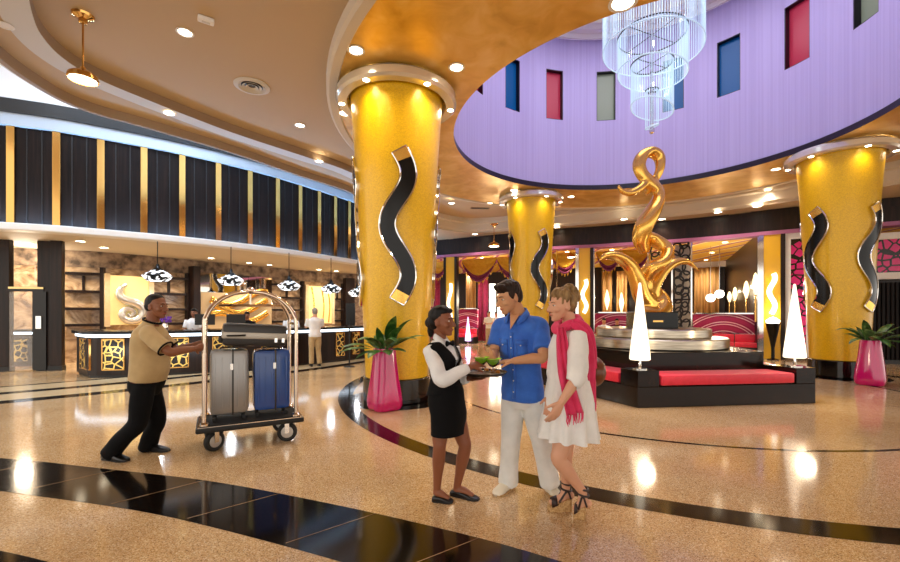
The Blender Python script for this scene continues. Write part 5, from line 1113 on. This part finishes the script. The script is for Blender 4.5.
mb = MB(); mb.lathe([(.001, 0), (.16, 0), (.16, .02), (.02, .03), (.018, 1.55), (.001, 1.55)], s, 20); mb.build('pole', 'black', t); mb = MB(); mb.box(s + Vector((0.03, 0, 1.5)), (.26, .03, .62), .1); mb.build('board', 'black_gloss', t, smooth=False, bevel=.005)
far_person('receptionist in white shirt behind the counter, seen beside the near cart post', hit(194.5, offset(CT, -1.1))[0], 1.66, (.2, -1), 'skin_brown', 'hair_black', 'white_cloth', 'black_cloth', 'desk')
far_person('receptionist in dark jacket behind the counter, head showing above the flat case', hit(247, offset(CT, -1.15))[0], 1.58, (.3, -1), 'skin_brown', 'hair_black', 'black_cloth', 'black_cloth', 'desk')
far_person('receptionist in white shirt behind the counter, between cart posts and guest', hit(291, offset(CT, -1.3))[0], 1.58, (.5, -1), 'skin_tan', 'hair_black', 'white_cloth', 'black_cloth', 'desk')
# ================================================================== LOUNGE FRONT
def neon(t, c, ux, nr, z0, z1, amp=.07):
    mb = MB(); N = 36
    pts = [c + nr * .05 + ux * amp * math.sin(2 * PI * 1.45 * i / N + .6) + Vector((0, 0, z1 + (z0 - z1) * i / N)) for i in range(N + 1)]
    mb.tube(pts, .075, 10, flat=1.0); mb.build('wave_light', 'neon', t)
def ux_of(rz): return Vector((math.cos(rz), math.sin(rz), 0))
for a, b, npy, lab in ((447.5, 456, (284, 327), 'yellow pilaster with a glowing wave beyond the waitress'), (578.5, 590, (280, 313), 'yellow pilaster with a glowing wave between column and gold sculpture'), (763.5, 780.5, (274, 314), 'wide yellow pilaster with a glowing wave, behind the second cone lamp')):
    p = fac((a + b) / 2)[0]; t = thing('pilaster', lab, 'pilaster', p); mb = MB(); c, rz, L = fac_box(mb, a, b, 0, 4.2, .18, .06); mb.build('panel', 'yellow', t, smooth=False, bevel=.01)
    nr = Vector((math.sin(rz), -math.cos(rz), 0)); u = ux_of(rz)
    for s in (-1, 1): mb = MB(); mb.box(c + u * s * (L / 2 + .06) + Vector((0, 0, 2.1)), (.12, .24, 4.2), rz); mb.build('side_frame', 'wood' if s > 0 or a < 500 else 'chrome', t, smooth=False)
    neon(t, c + nr * .09, u, nr, zy(npy[1], p.y), zy(npy[0], p.y), .075 if L < .7 else .10)
p = fac(772)[0]; t = thing('torch_lamp', 'small goblet-shaped lamp at the foot of the wide yellow pilaster', 'lamp', p + fac(772)[2] * .5)
q = p + fac(772)[2] * .5; z0, z1 = 0, zy(320, q.y); mb = MB(); mb.lathe([(.001, 0), (.16, 0), (.16, .03), (.05, .06), (.05, z1 - .9), (.10, z1 - .6), (.20, z1 - .1), (.19, z1 - .1), (.001, z1 - .2)], q, 20); mb.build('stand', 'black_gloss', t)
mb = MB(); mb.lathe([(.001, z1 - .19), (.17, z1 - .12), (.19, z1 - .02), (.10, z1 + .06), (.001, z1 + .10)], q, 20); mb.build('glow', 'lens_soft', t); light('torch_bulb', 'POINT', q + Vector((0, 0, z1 + .25)), 14, WARM, t, .06)
# slim chrome mullions of the shop front
k_ = 0
for px, lab in ((594, 'slim chrome post of the lounge front beside the middle yellow pilaster'), (648, 'slim chrome post of the lounge front left of the black lattice screen'), (691.5, 'slim chrome post of the lounge front right of the black lattice screen'), (758.5, 'slim chrome post of the lounge front beside the wide yellow pilaster'), (672, 'slim chrome post behind the gold sculpture plinth'), (557, 'slim chrome post of the lounge front right of the middle column')):
    p, t_, nr, rz = fac(px); mb = MB(); mb.box(p + Vector((0, 0, 2.1)), (.05, .10, 4.2), rz); tag(mb.build('mullion', 'chrome', smooth=False), lab, 'post')
# black lattice screen
p = fac(680)[0]; t = thing('lattice_screen', 'tall black openwork screen behind the gold sculpture', 'screen', p); rz = fac(680)[3]; u = ux_of(rz)
mb = MB(); rnd = random.Random(4)
for a, b in ((650, 660), (674, 690)):
    p0, p1 = fac(a)[0], fac(b)[0]; L = (p1 - p0).length; z = .9
    cols = max(1, round(L / .26))
    for i in range(cols):
        z = .9 + .2 * i
        while z < 4.1:
            c = p0 + (p1 - p0) * ((i + .5) / cols) + u * rnd.uniform(-.06, .06) + Vector((0, 0, z)); rx, rz_ = .15 * rnd.uniform(.8, 1.25), .22 * rnd.uniform(.8, 1.2); ph = rnd.uniform(-.5, .5)
            mb.tube([c + u * (math.cos(q) * rx * math.cos(ph) - math.sin(q) * rz_ * math.sin(ph)) + Vector((0, 0, math.cos(q) * rx * math.sin(ph) + math.sin(q) * rz_ * math.cos(ph))) for q in [2 * PI * j / 18 for j in range(19)]], .032, 6); z += .30
mb.build('ring_lattice', 'black', t)
mb = MB(); fac_box(mb, 675, 690.5, .9, 4.1, .03, -.25); mb.build('lit_background_sheet', 'beige_light', t, smooth=False)  # added pale sheet standing in for the lit background behind the rings
mb = MB(); fac_box(mb, 648, 691, .0, .9, .12); fac_box(mb, 648, 691, 2.0, 2.06, .08); mb.build('rail', 'wood', t, smooth=False)
# white framed pink lattice panels
def lat_panel(a, b, zb, zt, label, white=True):
    p = fac((a + b) / 2)[0]; t = thing('ornamental_screen', label, 'screen', p); mb = MB(); c, rz, L = fac_box(mb, a, b, zb, zt, .08, .02); mb.build('panel', 'pink_lattice', t, smooth=False)
    u = ux_of(rz); mb = MB()
    for s in (-1, 1): mb.box(c + u * s * (L / 2 + .10) + Vector((0, 0, (zb + zt) / 2)), (.22, .16, zt - zb + .4), rz)
    for z in (zb - .1, zt + .1): mb.box(c + Vector((0, 0, z)), (L, .16, .2), rz)
    mb.build('white_frame', 'white', t, smooth=False, bevel=.01); return t
lat_panel(790, 806, .3, 3.95, 'tall pink and black lattice panel half hidden behind the second cone lamp')
lat_panel(868, 918, 2.75, 3.75, 'pink and black lattice panel at the right edge beside the column')
t = thing('slat_screen', 'dark vertical slat screen low at the right edge behind the vase plant', 'screen', fac(890)[0]); mb = MB(); fac_box(mb, 862, 930, .0, 2.5, .06, -.06); mb.build('backing', 'wood', t, smooth=False)
px = 863.0
while px < 928: mb = MB(); fac_box(mb, px, px + 1.6, .12, 2.45, .10, .02); mb.build('slat', 'wood_panel', t, smooth=False); px += 4.6
mb = MB(); fac_box(mb, 862, 930, 0, .12, .14, .02); mb.build('base_rail', 'black', t, smooth=False)
# lounge walls behind the front: low parapet, side wall, gold curtains
SIDE = [Vector((hit(726, LB)[0])), Vector(fac(759)[0] - fac(759)[2] * .3)]
mb = MB(); mb.box((SIDE[0] + SIDE[1]) / 2 + Vector((0, 0, 2.2)), ((SIDE[1] - SIDE[0]).length, .1, 4.4), math.atan2(*(SIDE[1] - SIDE[0]).yx)); struct(mb.build('wall_lounge_side', 'wood', smooth=False))
def sconce(p, label, h=.55, w=.13):
    t = thing('wall_sconce', label, 'wall lamp', p); mb = MB(); mb.lathe([(.001, -h), (.04, -h * .8), (w, -h * .1), (w, h * .1), (.05, h * .8), (.001, h)], p, 16); mb.build('glow_shade', 'sconce', t)
    mb = MB(); mb.lathe([(.03, -h - .9), (.03, -h), (.06, -h + .02), (.001, -h + .04)], p, 10); mb.build('bracket', 'brass', t); light('sconce_bulb', 'POINT', p + Vector((0, -.3, .1)), 25, WARM, t, .1); return t
for px, py, h_, lab in ((729.5, 297, .28, 'deepest glowing flame-shaped sconce on the mirrored side wall of the lounge'), (735, 294, .32, 'second deepest flame-shaped sconce on the mirrored side wall of the lounge'), (746.4, 290, .36, 'flame-shaped sconce next to the nearest one on the mirrored side wall'), (755.5, 284, .40, 'flame-shaped sconce on the mirrored side wall beside the wide yellow pilaster')):
    q = hit(px, [Vector((p.x - .2, p.y - .1, 0)) for p in SIDE])[0]; sconce(q + Vector((0, 0, zy(py, q.y))), lab, h_, .10)
def curtain(a, b, m_, label, name='curtain', d=-8.4, z0=0.05, z1=3.95, poly=None):
    P = offset(FACADE, d); p0, p1 = hit(a, P)[0], hit(b, P)[0]; L = (p1 - p0).length; u = (p1 - p0).normalized(); nr = Vector((u.y, -u.x, 0)); N = max(12, int(L / .04))
    mb = MB(); mb.loft([[p0 + u * L * i / N + nr * .07 * math.sin(i * .9) + Vector((0, 0, z)) for i in range(N + 1)] for z in (z0, z1)], caps=False, closed=False)
    o = mb.build(name, m_, solid=.02); tag(o, label, 'curtain'); return o
curtain(694, 719, 'gold_curtain', 'pale gold curtain behind the white globe lamps')
curtain(602, 612, 'gold_curtain', 'narrow gold curtain left of the sculpture arm, deep in the lounge')
curtain(616.5, 627, 'gold_curtain', 'narrow gold curtain behind the left horn of the sculpture')
curtain(478, 488, 'maroon', 'maroon curtain deep in the lounge between waitress and man', d=-3.0)
curtain(431, 440, 'maroon', 'maroon curtain beside the big column, above the waitress', d=-3.5)
curtain(466, 476, 'gold_curtain', 'beige curtain just right of the yellow pilaster beyond the waitress', d=-4.5)
P = offset(FACADE, -7.9)
for px, py, lab in ((607, 300, 'tall glowing sconce on the narrow left gold curtain'), (621.5, 303, 'tall glowing sconce behind the left horn of the sculpture')):
    q = hit(px, P)[0]; sconce(q + Vector((0, 0, zy(py, q.y))), lab, .62)
P = offset(FACADE, -2.6)
for px, lab in ((492.5, 'bright vertical light panel left of the man’s face'), (501, 'bright vertical light panel just behind the man’s face')):
    q = hit(px, P)[0]; t = thing('light_column', lab, 'lamp', q); mb = MB(); mb.lathe([(.16, .9), (.17, .92), (.17, 3.0), (.16, 3.02)], q, 20); mb.build('glow_tube', 'neon', t); light('tube_bulb', 'POINT', q + Vector((0, -.3, 2.2)), 50, WARM, t, .15); mb = MB(); mb.lathe([(.2, 0), (.2, .9), (.001, .9)], q, 20); mb.build('base', 'black', t)
mb = MB(); mb.sweep([p for p in LB if hit(640, LB)[0].x < p.x < hit(735, LB)[0].x + 2], [(.05, 3.98), (.4, 3.98), (.4, 4.26), (.05, 4.26)]); struct(mb.build('trim_90', 'white', smooth=False))
# fabric swags
def swag(a, b, drop, label, d=-1.0, ztop=4.14):
    P = offset(FACADE, d); p0, p1 = hit(a, P)[0], hit(b, P)[0]; u = p1 - p0; nr = Vector((u.y, -u.x, 0)).normalized(); t = thing('fabric_swag', label, 'drape', (p0 + p1) / 2 + Vector((0, 0, ztop)))
    def f(lo, hi, mname, part, off):
        mb = MB(); mb.grid(lambda x, y: p0 + u * x + nr * (off + .10 * math.sin(y * 9) * math.sin(PI * x)) + Vector((0, 0, ztop - (drop * (math.sin(PI * x) ** .8) + .12) * (lo + (hi - lo) * y))), 20, 8); mb.build(part, mname, t, solid=.01, angle=180)
    f(0, .74, 'yellow_cloth', 'drape', 0); f(.72, 1.0, 'purple_cloth', 'purple_border', .02)
    mb = MB()
    for i in range(9):
        x = (i + .5) / 9; zt = ztop - (drop * (math.sin(PI * x) ** .8) + .12); c = p0 + u * x + nr * .02; h = u * .05; mb.add([c - h + Vector((0, 0, zt + .02)), c + h + Vector((0, 0, zt + .02)), c + Vector((0, 0, zt - .13))], [(0, 1, 2)])
    mb.build('tassel', 'yellow_cloth', t, solid=.02, smooth=False)
for a, b, dr, lab in ((430, 447, .75, 'yellow swag with purple border beside the big column'), (462, 497, 1.0, 'wide yellow swag with purple border between waitress and man'), (497, 527, .9, 'yellow swag with purple border behind the middle column'), (552, 578, .8, 'yellow swag with purple border between middle column and yellow pilaster'), (596, 622, .75, 'yellow swag with purple border above the left sculpture horn'), (622, 650, .75, 'yellow swag with purple border behind the sculpture stem')): swag(a, b, dr, lab)
# banquettes
def banquette(a, b, pyt, label, d=-.55):
    P = offset(FACADE, d); p0, p1 = hit(a, P)[0], hit(b, P)[0]; u = (p1 - p0); L = u.length; rz = math.atan2(u.y, u.x); u.normalize(); nr = Vector((u.y, -u.x, 0)); c = (p0 + p1) / 2
    t = thing('banquette', label, 'sofa', c); zt, zm = zy(pyt, c.y), zy(pyt + 19, c.y)
    mb = MB(); mb.box(c + Vector((0, 0, (zt + zm) / 2)), (L, .16, zt - zm), rz); mb.build('striped_back', 'stripes', t, bevel=.02)
    mb = MB()
    for z in (zt + .02, zm - .02): mb.box(c + nr * .02 + Vector((0, 0, z)), (L + .06, .22, .045), rz)
    mb.build('trim_rail', 'chrome', t, smooth=False)
    n = max(2, round(L / .8))
    for i in range(n):
        q = p0 + u * L * (i + .5) / n
        mb = MB(); mb.box(q + nr * .14 + Vector((0, 0, (zm + .45) / 2)), (L / n - .02, .16, zm - .5), rz); mb.build('back_cushion', 'seat_red', t, bevel=.03)
        mb = MB(); mb.box(q + nr * .36 + Vector((0, 0, .40)), (L / n - .02, .6, .16), rz); mb.build('seat_cushion', 'seat_red', t, bevel=.03)
    mb = MB(); mb.box(c + nr * .3 + Vector((0, 0, .16)), (L, .62, .32), rz); mb.build('base', 'black', t, smooth=False)
banquette(693, 757, 314, 'red banquette with pink striped back panel beside the wide yellow pilaster', -.9)
banquette(595, 646, 313, 'red banquette with pink striped back panel left of the gold sculpture base', -.9)
banquette(459, 478, 309, 'pink striped curved-back seat beyond the waitress', -2.0)
banquette(661, 690, 318, 'red seat behind the gold sculpture plinth', -2.2)
# globe lamps on rods
P = offset(FACADE, -2.2)
for px, py, lab in ((681, 297, 'white globe lamp just right of the black lattice screen'), (710.5, 298, 'white globe lamp, left of the pair before the gold curtain'), (719.5, 294, 'white globe lamp, right of the pair before the gold curtain')):
    q = hit(px, P)[0] + Vector((0, 0, 0)); z = zy(py, q.y); t = thing('globe_lamp', lab, 'pendant lamp', q + Vector((0, 0, z))); mb = MB(); mb.ell(q + Vector((0, 0, z)), (.17, .17, .17)); mb.build('globe', 'globe', t); light('globe_bulb', 'POINT', q + Vector((0, -.3, z)), 45, WARM, t, .15); mb = MB(); mb.tube([q + Vector((0, 0, z + .2)), q + Vector((0, 0, 4.25))], .012, 6); mb.build('rod', 'chrome', t)
# violet cone lamp and people in the lounge
cone_lamp(hit(468, offset(FACADE, -1.2))[0], 'glowing violet cone lamp on the lounge floor between waitress and man', .02, .92, 'cone_violet', 40, (.7, .5, 1))
far_person('person in pale clothes standing deep in the lounge between waitress and man', hit(489, offset(FACADE, -.6))[0], 1.62, (-.6, -.8), 'skin_fair', 'hair_dark', 'cream', 'beige_cloth', 'desk', vox=.02)
far_person('person in white top standing beside the pale-clothed one in the lounge', hit(496, offset(FACADE, -1.4))[0], 1.60, (.3, -.9), 'skin_fair', 'hair_dark', 'white_cloth', 'beige_cloth', 'down', vox=.02)
far_person('dark-haired person sitting behind the steel tiers, left of the sculpture', hit(604, offset(FACADE, -.62))[0], 1.66, (-.5, -.86), 'skin_tan', 'hair_black', 'white_cloth', 'black_cloth', 'desk', vox=.02, sit=True)
far_person('dark-haired person beside the steel tiers, next to the sculpture cone lamp', hit(617, offset(FACADE, -.62))[0], 1.64, (-.45, -.9), 'skin_tan', 'hair_black', 'black_cloth', 'black_cloth', 'desk', vox=.02, sit=True)
# ================================================================== CEILING LAMPS AND FITTINGS
def downlight(p, label, e=60, r=.085, group=None, lensm='lens', spot=2.4):
    t = thing('downlight', label, 'ceiling light', p, group)
    mb = MB(); mb.lathe([(r, 0), (r * 1.35, -.004), (r * 1.38, -.012), (r * 1.05, -.014), (r, -.006)], p, 24, caps=False); mb.build('trim_ring', 'white', t)
    mb = MB(); mb.lathe([(.001, -.007), (r, -.007)], p, 24, caps=False); mb.build('lens', lensm, t)
    if e: light('downlight_beam', 'SPOT', p - Vector((0, 0, .05)), e, WARM, t, r, spot=spot)
for px, py, lab, e in ((185, 32, 'recessed downlight in the beige ceiling beside the smoke detector', 90), (300, 125, 'recessed downlight in the beige ceiling left of the big column top', 90)): downlight(at_z(px, py, 5.6), lab, e)
for px, py, lab, e in ((169, 113, 'recessed downlight in the stepped ceiling edge, over the wood panels near the brass pendant', 60), (319, 161, 'recessed downlight in the stepped ceiling edge near the big column', 60)): downlight(at_z(px, py, 5.41), lab, e)
downlight(at_z(5, 25, 5.42), 'small unlit recessed light in the ceiling edge at the far left', 0, .07, lensm='white')
for px, py, lab, e in ((356, 50, 'gold ceiling downlight just above the left of the big column top', 80), (456.5, 67, 'gold ceiling downlight right of the big column top', 80), (345, 113, 'gold ceiling downlight hugging the left side of the big column', 60), (623, 2, 'large downlight in the gold ceiling at the top edge beside the chandelier', 120),
                       (451.5, 203, 'gold ceiling downlight right of the big column, low over the waitress', 60), (489.5, 203, 'gold ceiling downlight left of the middle column top', 60), (514, 190, 'gold ceiling downlight directly above the middle column', 60), (571, 196.5, 'gold ceiling downlight right of the middle column top', 60), (776, 169, 'gold ceiling downlight left of the far right column top', 60), (768, 190, 'gold ceiling downlight lower left of the far right column top', 60), (882, 139, 'gold ceiling downlight above the far right column', 60), (897, 172, 'gold ceiling downlight at the right edge beside the column top', 60)): downlight(at_z(px, py, 5.428), lab, e, .095 if px != 623 else .13)
for px, py, lab, e in ((475, 234, 'downlight in the low rear ceiling left of the middle column', 60), (557, 227, 'downlight in the low rear ceiling right of the middle column', 60), (718, 212, 'downlight in the low rear ceiling above the lounge sofa', 60), (624, 219, 'downlight in the low rear ceiling left of the sculpture', 60), (662, 219, 'downlight in the low rear ceiling right of the sculpture stem', 60), (757, 206, 'downlight in the low rear ceiling above the wide yellow pilaster', 60)): downlight(at_z(px, py, 4.998), lab, e, .11)
for px, py, lab in ((80.5, 241, 'reception downlight above the slim wood pillar'), (28, 249, 'reception downlight above the doorway at the far left'), (104, 251, 'reception downlight grazing the marble left of the swirl panel'), (211, 258, 'reception downlight between the first two patterned pendants'), (249, 268.5, 'reception downlight above the gold wave mural'), (269.5, 268, 'reception downlight left of the third patterned pendant'), (319, 273, 'reception downlight over the gold panel by the guest'), (336.5, 279, 'reception downlight over the narrow shelves by the guest')):
    k = (px - 450) / F; D = min(816 / (HY - py), hit(px, BW)[0].y - 1.0); downlight(Vector((k * D, D, 3.448)), lab, 70, .10)
n_ = 0  # fill downlights added to brighten the lounge
for d_, pxs in ((-1.6, (445, 482, 567, 612, 640, 725)), (-4.6, (470, 600, 640, 712)), (-7.6, (480, 620, 706))):
    for px in pxs:
        q = hit(px, offset(FACADE, d_))[0]; downlight(q + Vector((0, 0, 4.264)), 'added fill downlight in the wavy yellow lounge ceiling behind the shop front', 150, .09, 'added fill downlights in the lounge ceiling')
# brass pendants
def brass_pendant(px, pyt, pyb, zc, label, k=1., e=60):
    top = at_z(px, pyt, zc); zb = CH + (HY - pyb) * top.y / F; t = thing('brass_pendant', label, 'pendant lamp', top); q = Vector((top.x, top.y, 0))
    mb = MB(); mb.lathe([(.001, zc), (.13 * k, zc), (.12 * k, zc - .03), (.05 * k, zc - .06), (.05 * k, zc - .11), (.012, zc - .12), (.012, zb + .17 * k), (.03, zb + .16 * k), (.04, zb + .10 * k)], q, 24, caps=False); mb.build('rod', 'brass', t)
    mb = MB(); mb.lathe([(.04 * k, zb + .12 * k), (.10 * k, zb + .10 * k), (.165 * k, zb + .05 * k), (.178 * k, zb - .01), (.16 * k, zb - .02), (.15 * k, zb + .02)], q, 28, caps=False); mb.build('lamp_shade', 'brass', t)
    mb = MB(); mb.lathe([(.001, zb - .03), (.10 * k, zb - .025), (.152 * k, zb - .005)], q, 28, caps=False); mb.build('lens', 'lens', t); light('pendant_beam', 'SPOT', q + Vector((0, 0, zb - .08)), e, WARM, t, .12, spot=2.6)
brass_pendant(83, 15, 79, 5.6, 'brass pendant lamp on a long rod at the upper left')
brass_pendant(494, 224, 246, 5.0, 'small brass pendant lamp left of the middle column', 1.3, 40)
brass_pendant(571, 231, 257, 4.99, 'small brass pendant lamp right of the middle column', 1.1, 40)
brass_pendant(770, 212, 243, 4.99, 'brass pendant lamp in front of the wide yellow pilaster', 1.0, 40)
# air outlets and detectors
p = at_z(252, 86, 5.598); t = thing('air_diffuser', 'round metal air diffuser in the beige ceiling', 'air vent', p)
mb = MB(); mb.lathe([(.30, 0), (.30, -.012), (.23, -.03), (.215, -.005)], p, 40, caps=False); mb.build('outer_ring', 'grey_cove', t)
for rr_ in (.19, .13, .07): mb = MB(); mb.lathe([(rr_, -.004), (rr_ + .035, -.028), (rr_ + .032, -.032), (rr_ - .01, -.004)], p, 36, caps=False); mb.build('cone_ring', 'grey_cove', t)
mb = MB(); mb.lathe([(.001, -.002), (.24, -.002)], p, 30, caps=False); mb.build('duct', 'black', t)
p = at_z(206, 18, 5.598); t = thing('smoke_detector', 'small white detector box in the beige ceiling', 'detector', p); mb = MB(); mb.box(p + Vector((0, 0, -.03)), (.20, .10, .06), .6); mb.build('housing', 'white', t, bevel=.015)
mb = MB(); mb.box(p + Vector((0, 0, -.062)), (.10, .04, .006), .6); mb.build('grille', 'grey_cove', t, smooth=False)
for px, py, z, rz, lab in ((480, 208, 5.597, .1, 'slim dark air vent in the rear ceiling left of the middle column'), (457, 239, 4.997, -.4, 'slim dark air vent in the low ceiling over the waitress'), (742, 213.5, 4.997, -.6, 'slim dark air vent in the low ceiling right of the sculpture')):
    p = at_z(px, py, z); t = thing('air_vent', lab, 'air vent', p); mb = MB(); mb.box(p + Vector((0, 0, -.008)), (.75, .22, .016), rz); mb.build('frame', 'brown_edge', t, smooth=False)
    for k in range(3): mb = MB(); mb.box(p + Matrix.Rotation(rz, 3, 'Z') @ Vector((0, -.06 + .06 * k, -.019)), (.68, .03, .006), rz); mb.build('slot', 'black', t, smooth=False)
